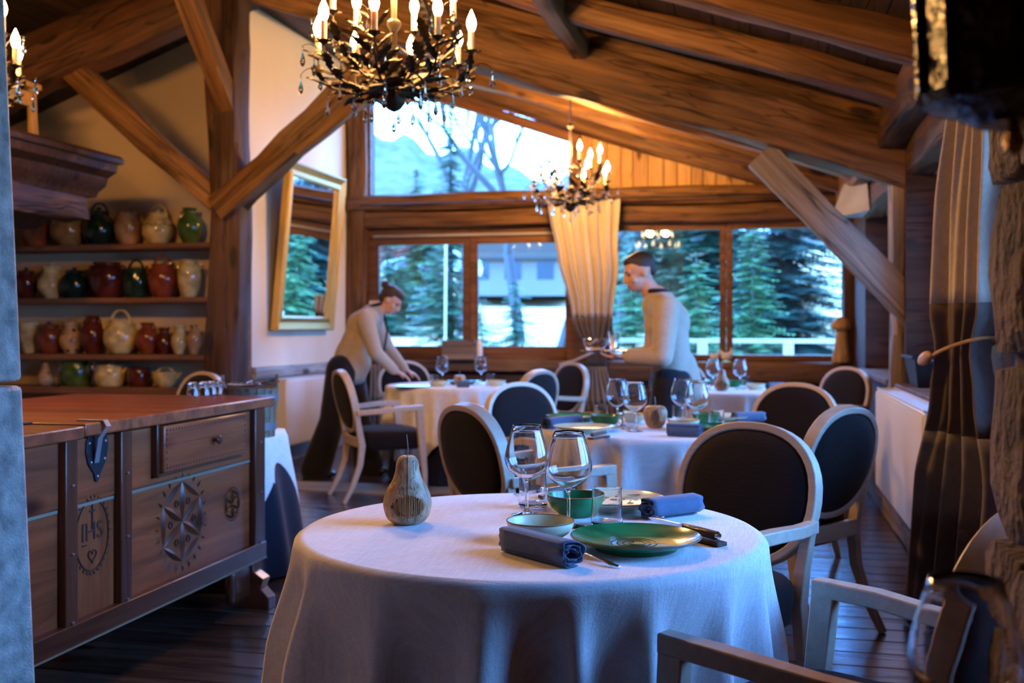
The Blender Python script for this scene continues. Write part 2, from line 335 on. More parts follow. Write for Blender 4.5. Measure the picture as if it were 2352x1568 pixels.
# floor
fl = struct('floor')
MB().bx(-6.9, 1.0, -3, 3.2, -.1, 0).bx(-6.9, 1.0, 3.2, 10.8, -.12, -.03).build('subfloor', 'floorw', fl)
rf = random.Random(3); y = 3.2; i = 0
while y < YF:
    wd = .17; xs = [-6.85, -3.9+rf.choice([-.6, 0, .5]), -1.6+rf.choice([-.6, 0, .6, .9]), .9]
    for a, b_ in zip(xs, xs[1:]): plank('plank', (a+.003, y+wd/2, -.015+rf.uniform(-.0015, .0015)), (b_, y+wd/2, -.015), wd-.006, .03, 'floorw', fl)
    y += wd
tr = struct('trim_1'); plank('threshold_board', (-3.9, 7.65, .004), (.1, 7.65, .004), .4, .016, 'ledge', tr)
# ceiling: deck boards along the ridge direction, rafters below
ce = struct('ceiling')
nR = 24; dx = 4.9/nR
for k in range(nR):
    xa = 1.2-k*dx; xb = xa-dx; za, zb = roofz(xa), roofz(xb); ctr = Vector(((xa+xb)/2, 0, (za+zb)/2+.012)); up = Vector((za-zb, 0, dx)).normalized()
    up = Vector((.328, 0, 1)).normalized()
    for ya, yb in ((1.2, 5.2+rf.uniform(-1, 1)), (0, 10.7)):
        if ya == 0: ya = yb_
        yb_ = yb
        plank('roof_board', (ctr.x, round(ya, 1)+.004, ctr.z), (ctr.x, round(yb, 1), ctr.z), dx*1.052-.006, .025, 'deck', ce, up=up)
for k in range(14):
    xa = -3.7-k*.22; xb = xa-.22; up = Vector((-.375, 0, 1)).normalized()
    plank('roof_board', ((xa+xb)/2, 1.2, (roofz(xa-.001)+roofz(xb))/2+.012), ((xa+xb)/2, 8.3, (roofz(xa-.001)+roofz(xb))/2+.012), .23, .025, 'deck', ce, up=up)
MB().add([(1.4, -3, 2.47), (1.4, 11, 2.47), (-3.7, 11, 4.15), (-3.7, -3, 4.15), (-7, -3, 2.93), (-7, 11, 2.93)], [(0, 1, 2, 3), (3, 2, 5, 4)]).build('roof_cover', 'deck', ce)
for y in (10.0, 9.05, 8.05, 7.1, 6.15, 5.2, 4.25, 3.3, 2.3, 1.3):
    beam('rafter', (-3.62, y, roofz(-3.62)-.085), (1.2, y, roofz(1.2)-.085), .15, .16, 'beam', ce, amp=.01)
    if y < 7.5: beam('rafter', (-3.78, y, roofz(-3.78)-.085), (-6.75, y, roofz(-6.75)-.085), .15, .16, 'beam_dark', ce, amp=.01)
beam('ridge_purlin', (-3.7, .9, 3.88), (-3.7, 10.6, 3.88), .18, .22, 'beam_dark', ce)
beam('purlin', (-1.13, 5.0, 3.06), (-1.13, 7.12, 3.06), .11, .15, 'beam', ce, amp=.005)
beam('wall_plate_log', (.86, 1.8, 2.47), (.86, 6.95, 2.47), .26, .24, 'beam', ce, amp=.02)
beam('wall_plate_log', (.86, 7.15, 2.47), (.86, 10.5, 2.47), .26, .24, 'beam', ce, amp=.02)
# main truss
YT = 7.03; ts = struct('trim_2')
beam('principal_rafter', (-3.6, YT, 3.575+.16), (1.02, YT, 2.05+.16), .2, .31, 'beam', ts, amp=.018)
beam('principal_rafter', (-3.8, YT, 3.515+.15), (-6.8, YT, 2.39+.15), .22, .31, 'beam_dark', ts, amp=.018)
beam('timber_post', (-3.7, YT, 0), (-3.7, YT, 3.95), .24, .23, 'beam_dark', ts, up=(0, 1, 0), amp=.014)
beam('timber_post', (.94, 7.1, 0), (.94, 7.1, 2.36), .2, .2, 'beam_grey', ts, up=(0, 1, 0), amp=.02)
beam('brace', ony(512, 486, YT-.02), ony(905, 128, YT-.02), .19, .22, 'beam', ts, amp=.022)
beam('brace', ony(512, 462, YT), ony(150, 150, YT), .15, .17, 'beam', ts, amp=.014)
beam('brace', (-3.66, 7.05, 2.72), (-3.66, 6.02, 3.72), .13, .15, 'beam', ts, amp=.014)
beam('brace', ony(2108, 735, 7.06), ony(1752, 352, 7.06), .13, .2, 'beam_grey', ts, amp=.01)
# right wall
wr = struct('wall_right')
m = MB(); segs = [(-3, WIN_R[0][0])]+[(WIN_R[i][1], WIN_R[i+1][0]) for i in range(2)]+[(WIN_R[2][1], 10.8)]
for a, b_ in segs: m.bx(XR, 1.3, a, b_, 0, 2.62)
for a, b_ in WIN_R: m.bx(XR, 1.3, a, b_, 0, .84)
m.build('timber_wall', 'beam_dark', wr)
for a, b_ in WIN_R:
    MB().bx(1.06, 1.3, a, b_, 2.16, 2.6).build('lintel', 'plaster_g', wr)
    MB().bx(.84, 1.18, a-.04, b_+.04, .84, .88).build('sill_slab', 'sill', wr, bevel=.006)
beam('lintel_beam', (.98, 1.9, 2.28), (.98, 6.95, 2.28), .17, .24, 'beam', wr)
beam('lintel_beam', (.98, 7.2, 2.28), (.98, 10.55, 2.28), .17, .24, 'beam', wr)
MB().add([(.87, 8.75, 2.14), (.87, 9.35, 2.14), (.87, 8.95, 2.4), (.87, 9.35, 2.4), (.62, 9.3, 2.14), (.72, 9.32, 2.42)], [(0, 4, 5, 2), (0, 1, 4), (4, 1, 3, 5), (2, 5, 3), (0, 2, 3, 1)]).build('plaster_corbel', 'plaster_g', wr)
for n_, (a, b_) in enumerate(WIN_R):
    wn = struct('window_%d' % (n_+5)); f = MB(); x0, x1 = 1.15, 1.22
    for ya in (a, (a+b_)/2-.05, b_-.1): f.bx(x0, x1, ya, ya+.1, .88, 2.16)
    for z0, z1 in ((.88, .98), (2.07, 2.16)): f.bx(x0, x1, a, b_, z0, z1)
    f.build('window_frame', 'frame', wn, bevel=.006)
    MB().bx(1.18, 1.186, a+.1, b_-.1, .98, 2.07).build('pane', 'pane', wn)
bb = struct('baseboard_right'); beam('baseboard', (.85, 3.5, .13), (.85, 10.55, .13), .09, .26, 'beam_grey', bb, amp=.006)
# far wall
wf = struct('wall_far')
MB().bx(-4.4, 1.3, YF+.04, YF+.25, 0, .86).bx(-4.4, -3.97, YF+.02, YF+.2, .8, 4.2).bx(.9, 1.3, YF+.02, YF+.25, 0, 2.6).bx(-4.2, 1.0, YF+.06, YF+.2, 2.19, 2.57).bx(-1.66, -1.44, YF+.055, YF+.2, .8, 2.3).bx(-4.0, -3.97, YF+.055, YF+.2, .8, 2.3).bx(-4.2, -1.4, YF+.055, YF+.2, .8, .92).build('wall_core', 'beam_dark', wf)
beam('tie_beam', (-4.15, YF-.05, 2.515), (.93, YF-.05, 2.515), .2, .165, 'beam', wf, amp=.006)
beam('tie_beam', (-4.15, YF-.03, 2.335), (.93, YF-.03, 2.335), .18, .165, 'beam', wf, amp=.006)
beam('gable_rafter', (-4.2, YF-.06, 4.13), (1.0, YF-.06, 2.45), .22, .32, 'beam', wf, amp=.01)
beam('gable_edge_strip', (-3.92, YF-.02, 3.84), (-1.72, YF-.02, 3.105), .1, .10, 'frame', wf, amp=.003)
beam('corner_post', (-4.07, YF-.02, 0), (-4.07, YF-.02, 4.0), .2, .2, 'beam', wf, up=(0, 1, 0), amp=.01)
beam('corner_post', (.91, YF-.05, 0), (.91, YF-.05, 2.25), .2, .16, 'beam_dark', wf, up=(0, 1, 0), amp=.01)
beam('sill_beam', (-1.6, YF-.06, .80), (.9, YF-.06, .80), .24, .19, 'sill', wf, amp=.008)
beam('sill_beam', (-3.95, YF-.03, .83), (-1.62, YF-.03, .83), .16, .13, 'sill', wf, amp=.006)
for k, z in enumerate((.09, .28, .47, .65)):
    plank('wall_plank', (-3.97, YF-.0, z), (-1.3, YF-.0, z), .175, .04, 'sill', wf, up=(0, -1, 0))
    plank('wall_plank', (-1.29, YF-.0, z), (.85, YF-.0, z), .175, .04, 'sill', wf, up=(0, -1, 0))
x = -1.735; k = 0; rb = random.Random(5)
while x < .35:
    wd = .135+rb.uniform(-.02, .02); zt = 3.22-.335*(x+1.73)
    if zt > 2.62: plank('gable_board', (x+wd/2, YF+.01+rb.uniform(-.004, .004), 2.56), (x+wd/2, YF+.01, zt+.04), wd-.006, .03, 'board', wf, up=(0, -1, 0))
    x += wd
MB().bx(-1.75, 1.0, YF+.03, YF+.1, 2.5, 2.7).add([(-1.75, YF+.05, 2.6), (1.0, YF+.05, 2.6), (1.0, YF+.05, 2.65), (-1.75, YF+.05, 3.4)], [(0, 1, 2, 3)]).build('gable_backing', 'deck', wf)
def window(n, x0, x1, z0, z1, fl_=.07, fr_=.07, ft=.08, fb=.09, mat='frame'):
    wn = struct('window_%d' % n); y0, y1 = YF-.02, YF+.05; f = MB()
    f.bx(x0-fl_, x0, y0, y1, z0-fb, z1+ft).bx(x1, x1+fr_, y0, y1, z0-fb, z1+ft).bx(x0, x1, y0, y1, z1, z1+ft).bx(x0, x1, y0, y1, z0-fb, z0)
    f.build('window_frame', mat, wn, bevel=.006); MB().bx(x0-.01, x1+.01, YF+.012, YF+.018, z0-.01, z1+.01).build('pane', 'pane', wn)
    return wn
window(1, -3.85, -2.93, 1.03, 2.08, .12, .07, .16, .13)
window(2, -2.78, -1.86, 1.03, 2.08, .075, .2, .16, .13)
window(3, -1.39, -.335, .955, 2.18, .28, .055, .07, .06)
window(4, -.22, .815, .955, 2.18, .055, .05, .07, .06)
MB().bx(-3.9, -1.98, YF-.05, YF-.03, 2.16, 2.185).build('trim_3', 'ledge', kind='structure')
w8 = struct('window_8'); f = MB()
MB().add([(-3.95, YF+.012, 2.6), (-1.72, YF+.012, 2.6), (-1.72, YF+.012, 3.1), (-3.95, YF+.012, 3.85)], [(0, 1, 2, 3)]).build('pane', 'pane', w8)
MB().bx(-1.81, -1.70, YF-.02, YF+.05, 2.58, 3.2).bx(-3.98, -1.8, YF-.02, YF+.05, 2.575, 2.61).bx(-4.05, -3.94, YF-.02, YF+.05, 2.58, 3.95).build('window_frame', 'frame', w8, bevel=.005)
# left walls
wl = struct('wall_left')
MB().bx(-4.4, XL, YB, YF+.1, .86, 4.2).build('plaster_wall', 'plaster', wl)
MB().bx(-4.4, XL-.01, YB, YF+.1, 0, .86).build('lower_wall', 'plaster_g', wl)
beam('ledge_board', (XL+.02, YB+.03, .83), (XL+.02, YF-.1, .83), .08, .10, 'ledge', wl, amp=.003)
wb = struct('wall_back'); MB().bx(-6.9, -4.4, YB, YB+.2, 0, 4.0).build('plaster_wall', 'plaster_warmlit', wb)
wo = struct('wall_outer'); MB().bx(-7.0, -6.85, -3, 8.5, 0, 4).build('plaster_wall', 'plaster_warmlit', wo)
wc = struct('wall_rear'); MB().bx(-7, 1.3, -3.15, -3.0, 0, 4.2).build('plaster_wall', 'beam_dark', wc)
# granite pillar at the left edge of the view, three courses, battered face
gp = struct('trim_4')
zs = [-.02, 1.135, 2.35, 3.9]
for k in range(3):
    z0, z1 = zs[k], zs[k+1]; q = lambda z: (.06 if k == 0 else 0)
    def cx(z): return -1.207-(z-1.19)*.052
    m = MB(); g = .004
    vs_ = []
    for z in (z0+g, z1-g):
        X = cx(z); vs_ += [(X-.55, .85, z), (X, .85, z), (X, 1.571, z), (X-.55, 1.571, z)]
    m.add(vs_, [(0, 1, 2, 3), (4, 5, 6, 7), (0, 1, 5, 4), (1, 2, 6, 5), (2, 3, 7, 6), (3, 0, 4, 7)]).build('stone', 'granite', gp, bevel=.008)
# rubble stone pier on the right
sp = struct('trim_5'); PX = .335
MB().bx(PX+.03, .92, .7, 1.66, 0, 3.0).build('mortar_core', 'mason', sp)
R = random.Random(11); z = 0.0
def rock(cx_, cy_, cz_, sx, sy, sz, R):
    bm = bmesh.new(); bmesh.ops.create_cube(bm, size=1); bmesh.ops.subdivide_edges(bm, edges=bm.edges, cuts=3, use_grid_fill=True)
    o = [R.uniform(0, 9) for _ in range(3)]
    for v in bm.verts:
        p = v.co*2; f = 1-.055*(abs(p.x*p.y)**2+abs(p.y*p.z)**2+abs(p.x*p.z)**2)/1.5
        f *= 1+.02*math.sin(p.x*3+o[0]+p.y*2)+.022*math.sin(p.z*4+o[1]+p.y*3)
        v.co = Vector((p.x*sx/2*f, p.y*sy/2*f, p.z*sz/2*f))
    me = bpy.data.meshes.new('stone'); bm.to_mesh(me); bm.free(); me.materials.append(M['stone'])
    me.polygons.foreach_set('use_smooth', [True]*len(me.polygons))
    ob('stone', me, sp, loc=(cx_, cy_, cz_))
while z < 3.0:
    h = R.uniform(.12, .26); y = .72+R.uniform(-.1, 0)
    while y < 1.70:
        wd = R.uniform(.14, .32)
        if y+wd > 1.55: wd = 1.735-y+R.uniform(-.012, .012)
        rock(PX+.10+R.uniform(-.008, .012), y+wd/2, z+h/2, .21, wd-.012, h-.012, R); y += wd
    z += h
# beams seen at the far end of the left part, and the mantel hood
hd = thing('mantel_hood', 'dark wooden chimney hood with moulded cornice above the pottery shelves', 'chimney hood', (-5.4, 6.3, 2.0))
def rel(o): return Vector(o.location)
h0 = rel(hd)
prof = [(0, .33), (.9, .33), (.9, .36), (.87, .40), (.85, .40), (.82, .30), (.76, .25), (.74, .2), (.66, .17), (.64, .12), (0, .12)]
def extr(poly, y0, y1, off):   # polygon in x,z extruded along y
    m = MB(); n = len(poly); vs_ = [Vector((x, y0, z))+off for x, z in poly]+[Vector((x, y1, z))+off for x, z in poly]
    return m.add(vs_, [tuple(range(n)), tuple(range(n, 2*n))[::-1]]+[(i, (i+1) % n, n+(i+1) % n, n+i) for i in range(n)])
extr([(-1.4, .36), (.87, .36), (.87, .395), (.84, .42), (-1.4, .42)], -1.6, .72, Vector((0, 0, .06))).build('cornice_shelf', 'beam_dark', hd)
extr([(-1.4, .12), (.66, .12), (.68, .16), (.74, .2), (.76, .26), (.83, .3), (.84, .36), (-1.4, .36)], -1.6, .69, Vector((0, 0, .06))).build('moulding', 'beam_dark', hd)
beam('hood_beam', h0*0+Vector((.56, -1.6, .10)), Vector((.56, .6, .10)), .2, .19, 'beam_dark', hd)
extr([(-1.4, -.06), (.3, -.06), (.5, .04), (.5, .16), (-1.4, .16)], -1.6, .5, Vector((0, 0, 0))).build('hood_panel', 'beam_dark', hd)
beam('back_post', (-1.3, .3, -2.0), (-1.3, .3, .1), .15, .15, 'beam_dark', hd, up=(0, 1, 0))
# ================================================================== CHANDELIERS
def leafmesh(L_, W_, teeth, name='leaf'):
    pts = []; n = teeth
    for i in range(n+1):
        t = i/n; wd = W_*math.sin(PI*min(1, t*.93+.07))**.8
        pts.append((L_*t, wd*(1 if i % 2 else .62), -.12*L_*t*t*1.6))
    m = MB(); vs_ = [(x, 0, z+.004) for x, w_, z in pts]+[(x, w_, z-.003) for x, w_, z in pts]+[(x, -w_, z-.003) for x, w_, z in pts]; k = n+1
    m.add(vs_, [(i, i+1, k+i+1, k+i) for i in range(n)]+[(i, 2*k+i, 2*k+i+1, i+1) for i in range(n)])
    return m.mesh(name, 'bronze', 0)
def chandelier(loc, label):
    t = thing('chandelier', label, 'chandelier', loc, 0, 'leafy candle chandeliers')
    R = random.Random(2)
    MB().lathe([(0, 0), (.012, .004), (.03, .014), (.046, .035), (.052, .055), (.047, .075), (.03, .09), (.022, .10), (.04, .115), (.028, .14), (.018, .17), (.03, .2), (.034, .215), (.014, .23), (.012, .34), (.03, .37), (.03, .385), (.012, .40), (.011, .72), (.03, .74), (.012, .76), (0, .78)], 20).build('hub', 'bronze', t)
    MB().tube([(0, 0, .76), (0, 0, 1.4)], .006, 6).build('hanging_rod', 'bronze', t)
    lf = [leafmesh(.11, .027, 7), leafmesh(.09, .021, 6), leafmesh(.14, .030, 9)]
    cand = MB().lathe([(.0125, 0), (.0125, .08), (0, .08)], 14).mesh('candle', 'candle')
    bulb = MB().lathe([(.009, 0), (.016, .012), (.021, .032), (.019, .05), (.011, .07), (.0045, .086), (0, .095)], 14).mesh('bulb', 'bulb')
    cup = MB().lathe([(0, -.02), (.008, -.014), (.02, -.004), (.026, .004), (.02, .004), (.012, 0), (0, 0)], 12).mesh('cup', 'bronze')
    drop = MB().lathe([(0, 0), (.004, -.004), (.004, -.009), (.001, -.012), (.0055, -.018), (.001, -.024), (.003, -.03), (.0085, -.05), (.012, -.067), (.009, -.079), (0, -.087)], 6).mesh('crystal_drop', 'crystal', 0)
    petal = leafmesh(.045, .012, 4, 'leaf')
    def bez(a, b, c, d, u): return a*(1-u)**3+3*b*u*(1-u)**2+3*c*u*u*(1-u)+d*u**3
    tiers = [(8, .335, .25, 0.1), (6, .26, .41, .5)]
    for n, r, z, ph in tiers:
        for k in range(n):
            a = 2*PI*k/n+ph; ca, sa = math.cos(a), math.sin(a); D = Vector((ca, sa, 0)); S = Vector((-sa, ca, 0)); Z = Vector((0, 0, 1))
            A = D*.02+Z*.10; B = D*r*.55+Z*(.06 if z < .3 else .14); C_ = D*r*1.02+Z*(z-.16); E = D*r+Z*(z-.015)
            cur = [bez(A, B, C_, E, i/10) for i in range(11)]
            MB().tube(cur, [.007-.0003*i for i in range(11)], 6).build('arm', 'bronze', t)
            ob('cup', cup, t, loc=E+Z*.015)
            cd = ob('candle', cand, t, loc=E+Z*.018); ob('bulb', bulb, cd, loc=(0, 0, .08))
            for j in range(4 if n == 8 else 3):
                aa = a+j*PI/2+.4; ob('leaf', petal, t, mat4=Matrix.Translation(E+Z*.005) @ Matrix.Rotation(aa, 4, 'Z') @ Matrix.Rotation(-.5, 4, 'Y'))
            for j in range(9):
                u = .10+.09*j; p = bez(A, B, C_, E, u); p2 = bez(A, B, C_, E, u+.05); T = (p2-p).normalized(); side = 1 if j % 2 else -1
                d = (T*.75+S*side*.75+Z*R.uniform(-.1, .35)).normalized(); q = d.to_track_quat('X', 'Z')
                ob('leaf', lf[R.randrange(3)], t, mat4=Matrix.Translation(p) @ q.to_matrix().to_4x4() @ Matrix.Rotation(R.uniform(-.6, .6), 4, 'X'))
            # sprig that carries a crystal outwards
            tip = D*(r+.085)+S*R.uniform(-.05, .05)+Z*(z-.03+R.uniform(-.05, .03)); s0 = bez(A, B, C_, E, .7)
            MB().tube([s0*(1-q)**2+2*q*(1-q)*((s0+tip)/2+Z*.085)+tip*q*q for q in [i/7 for i in range(8)]], [.0032-.0003*i for i in range(8)], 5).build('sprig', 'bronze', t)
            ob('crystal_drop', drop, t, loc=tip)
            for u, zz in ((.95, -.02), (.6, -.03), (.35, -.02)):
                pp = bez(A, B, C_, E, u)+S*R.uniform(-.06, .06)+D*R.uniform(-.02, .03)+Z*zz
                MB().tube([bez(A, B, C_, E, u), pp+Z*.012, pp], [.002, .0018, .001], 4).build('sprig', 'bronze', t)
                ob('crystal_drop', drop, t, loc=pp)
    ob('crystal_drop', drop, t, loc=(0, 0, -.003))
    for k in range(10):
        a = 2*PI*k/10; ob('leaf', lf[0], t, mat4=Matrix.Translation((.03*math.cos(a), .03*math.sin(a), .10)) @ Matrix.Rotation(a, 4, 'Z') @ Matrix.Rotation(-.1-.3*(k % 2), 4, 'Y'))
    for k in range(4):
        l = bpy.data.lights.new('candle_light', 'POINT'); l.energy = 52; l.color = (1, .50, .145); l.shadow_soft_size = .05
        o = bpy.data.objects.new('candle_light', l); COL.objects.link(o); o.parent = t; a = PI/4+k*PI/2; o.location = (.17*math.cos(a), .17*math.sin(a), .56)
    return t
c1 = P(905, 258, 4.56); ch = chandelier(c1, 'large dark leafy chandelier with lit candle bulbs hanging nearest over the room')
c2 = P(1310, 488, 9.2); dup(ch, c2, .5, 'smaller-looking leafy chandelier hanging before the far gable window and beige curtain')
dup(ch, (-3.72, 4.3, c1.z+.06), .9, 'leafy chandelier mostly hidden behind the pale granite pillar, one bulb showing')
# ================================================================== CHAIRS
def make_chair(label):
    t = thing('dining_chair', label, 'chair', (0, 0, 0), 0, 'medallion armchairs at the tables')
    tilt = 13*PI/180; cz, hw, hh = .70, .235, .215
    def bp(u, v, n=0):    # point on the leaning back plane: u sideways, v up from oval centre, n towards the front
        return Vector((u, -.235-(v+.2)*math.sin(tilt)*1.0+n*math.cos(tilt), cz+v*math.cos(tilt)+n*math.sin(tilt)))
    def oval(f, k, dv=0):
        a = 2*PI*k/40; c, s = math.cos(a), math.sin(a); e = .86
        return (math.copysign(abs(c)**e, c)*hw*f*(1 if s > 0 else 1-.10*abs(s)**2), math.copysign(abs(s)**e, s)*hh*f)
    nrm = (bp(0, 0, 1)-bp(0, 0, 0)).normalized()
    MB().sweep([bp(*oval(1, k)) for k in range(40)], .05, .026, nrm, closed=True).build('back_frame', 'ash', t, bevel=.004)
    m = MB()
    for sgn in (1, -1):
        rings = [(.955, .012), (.9, .026), (.7, .034), (.35, .038)]
        vs_ = []
        for f, n in rings: vs_ += [bp(*oval(f, k), sgn*n) for k in range(40)]
        vs_.append(bp(0, 0, sgn*.039)); o = [(i*40+k, i*40+(k+1) % 40, (i+1)*40+(k+1) % 40, (i+1)*40+k) for i in range(3) for k in range(40)]
        o += [(120+k, 120+(k+1) % 40, 160) for k in range(40)]; m.add(vs_, o)
    m.build('back_cushion', 'uphol', t, smooth=60)
    # seat
    def seatpt(a, f):
        c, s = math.cos(a), math.sin(a); e = .55; x = math.copysign(abs(c)**e, c)*.258*f; y = math.copysign(abs(s)**e, s)*.235*f+.015
        return x*(1+.06*(y/.25)), y
    m = MB(); prof = [(.93, .36), (.98, .365), (1.0, .39), (1.02, .445), (1.0, .475), (.93, .492), (.7, .503), (.35, .508)]; vs_ = []
    for f, z in prof: vs_ += [(*seatpt(2*PI*k/40, f), z) for k in range(40)]
    vs_.append((0, .015, .509)); fs = [(i*40+k, i*40+(k+1) % 40, (i+1)*40+(k+1) % 40, (i+1)*40+k) for i in range(7) for k in range(40)]+[(280+k, 280+(k+1) % 40, 320) for k in range(40)]+[tuple(range(40))[::-1]]
    m.add(vs_, fs).build('seat', 'uphol', t, smooth=60)
    MB().sweep([(-.214, -.232, .415), (0, -.245, .415), (.214, -.232, .415)], .065, .026, (0, 0, 1)).build('seat_rail', 'ash', t, bevel=.004)
    for s in (-1, 1):
        q = bp(s*.222, -.09); q2 = bp(s*.19, -.165)
        pts = [bp(s*.226, -.09), bp(s*.214, -.2)+Vector((0, -.006, 0)), Vector((s*.214, -.22, .40)), Vector((s*.214, -.235, .26)), Vector((s*.217, -.285, .12)), Vector((s*.222, -.35, 0))]
        MB().sweep(pts, [.034, .036, .036, .034, .03, .026], [.034, .042, .046, .04, .034, .028], (1, 0, 0)).build('leg', 'ash', t, bevel=.004)
        MB().sweep([(s*.285, .178, .645), (s*.275, .2, .40), (s*.255, .225, .2), (s*.242, .235, 0)], [.038, .038, .034, .028], [.054, .050, .040, .028], (1, 0, 0)).build('leg', 'ash', t, bevel=.004)
        a0 = bp(s*.24, -.075)
        MB().sweep([a0, Vector((s*.272, -.1, .638)), Vector((s*.288, .06, .652)), Vector((s*.286, .205, .655))], [.034, .042, .046, .040], [.038, .036, .036, .038], (1, 0, 0)).build('arm', 'ash', t, bevel=.004)
    return t
chairs = [  # px of back centre, px row of back top, facing (lateral, forward), label
 (1732, 968, (-.67, -.74), 'black oval-back armchair close behind the right of the front table'),
 (1066, 925, (.84, .54), 'oval-back chair seen from behind on the left, between front and middle tables'),
 (1186, 877, (.62, -.78), 'oval-back chair whose dark front faces the middle table from its far left'),
 (1243, 848, (-.80, .60), 'oval-back chair at the right side of the far left table, turned away'),
 (1318, 832, (-.84, -.54), 'narrow-looking oval-back chair below the tied far curtain'),
 (925, 828, (.4, -.92), 'oval-back chair at the window side of the far left table'),
 (779, 848, (.92, .39), 'armchair in full side view beside the waitress, in front of the radiator'),
 (1832, 878, (-.62, -.78), 'oval-back chair behind the far right corner of the middle table'),
 (1949, 930, (-.66, .75), 'oval-back chair seen from behind, nearest to the right-hand radiator'),
 (1950, 842, (-.86, -.5), 'farthest oval-back chair by the right wall, near the carved mushroom'),
 (472, 853, (-.6, -.8), 'oval-back chair showing its top above the chest, by the old post'),
 (1558, 833, (.25, -.97), 'oval-back chair half hidden behind the waiter and the far right table')]
chair0 = None
def put_chair(top, face, label):
    global chair0
    v = (Rv*face[0]+Fv*face[1]).normalized(); o = top+v*.33; loc = (o.x, o.y, 0); rz = math.atan2(v.y, v.x)-PI/2
    if chair0 is None:
        chair0 = make_chair(label); chair0.location = loc; chair0.rotation_euler = (0, 0, rz); return chair0
    return dup(chair0, loc, rz, label)
for px, py, fc, lab in chairs: put_chair(P(px, py, (HC-.925)*FPX/(py-HY)+(.3 if px == 1558 else 0)), fc, lab)
put_chair(L(.86, 1.79), (-.72, .69), 'cropped armchair at lower right with its two pale arms reaching in')
# ================================================================== TABLES
TABLES = {'near': (L(.0415, 2.48), .54), 'mid': (L(.675, 4.95), .54), 'right': (L(1.64, 7.93), .50), 'left': (L(-.50, 8.6), .52)}
lab = {'near': 'front', 'mid': 'middle', 'right': 'far right', 'left': 'far left'}
def sstep(a, b, x): t = max(0, min(1, (x-a)/(b-a))); return t*t*(3-2*t)
def cloth(c, r, half, seed, zt=.762, rot=.5, flare=.035, maxdrop=.74, fold=.03, label=None, mat='linen', name='tablecloth', group='white linen tablecloths'):
    R = random.Random(seed); c = Vector((c.x, c.y, 0)); na = 220; m = MB(); nd = 22
    F = []; k = 0; a = 0
    while a < 2*PI: F.append((a, R.uniform(.6, 1.3), R.uniform(.045, .085))); a += R.uniform(.24, .5)
    def fd(th):
        s = 0
        for a, am, wd in F:
            d = (th-a+PI) % (2*PI)-PI; s += am*math.exp(-(d/wd)**2)
        return s
    vs_ = []; base = [0, .3, .6, .85, .95]
    for f in base: vs_ += [(f*r*math.cos(2*PI*i/na), f*r*math.sin(2*PI*i/na), zt) for i in range(na)]
    for j in range(nd+1):
        for i in range(na):
            th = 2*PI*i/na; tt = th-rot; ext = half/max(abs(math.cos(tt)), abs(math.sin(tt))); drop = min(maxdrop, ext-r)*1.0
            s = drop*j/nd; edge = .03
            if s < edge: q = s/edge*PI/2; rr = r-edge*.6+edge*.6*math.sin(q)*1.0; z = zt-edge*.6*(1-math.cos(q))
            else: rr = r; z = zt-.018-(s-edge)
            g = sstep(0.0, .26, s)*.7+.3*sstep(.1, .6, s); rr += flare*g*s/.55+fold*g*(fd(th)-.72)*2.3
            vs_.append((rr*math.cos(th), rr*math.sin(th), max(.006, z)))
    nr = len(base)+nd+1
    m.add([(0, 0, zt)]+vs_, [(0, 1+(i+1) % na, 1+i) for i in range(na)]+[(1+a_*na+i, 1+a_*na+(i+1) % na, 1+(a_+1)*na+(i+1) % na, 1+(a_+1)*na+i) for a_ in range(nr-1) for i in range(na)])
    o = m.build(name, mat, loc=c, smooth=180); o['label'] = label; o['category'] = 'tablecloth'; o['group'] = group
    return o
for i, (k, (c, r)) in enumerate(TABLES.items()):
    n = lab[k]
    cloth(c, r, .95 if k == 'near' else .9, 5+i*3, rot={'near': .62, 'mid': .3, 'right': .5, 'left': .47}[k], label='white linen cloth falling in folds over the %s round table' % n, fold=.05 if k == 'near' else .04)
    cloth(c, r-.085, 1.4, 50+i, zt=.752, rot=.2, flare=.05, label='dark undercloth beneath the white linen of the %s round table' % n, mat='under', name='undercloth', fold=.012, group='dark undercloths')
    t = thing('round_table', 'round dining table hidden under cloths, the %s one' % n, 'table', (c.x, c.y, 0), 0, 'round dining tables')
    MB().lathe([(0, .715), (r-.045, .715), (r-.035, .73), (r-.045, .745), (0, .745)], 48).build('tabletop', 'ash', t)
    for k2 in range(4):
        a = PI/4+k2*PI/2; MB().tube([(.3*math.cos(a), .3*math.sin(a), .715), (.33*math.cos(a), .33*math.sin(a), 0)], [.025, .018], 8).build('leg', 'ash', t)
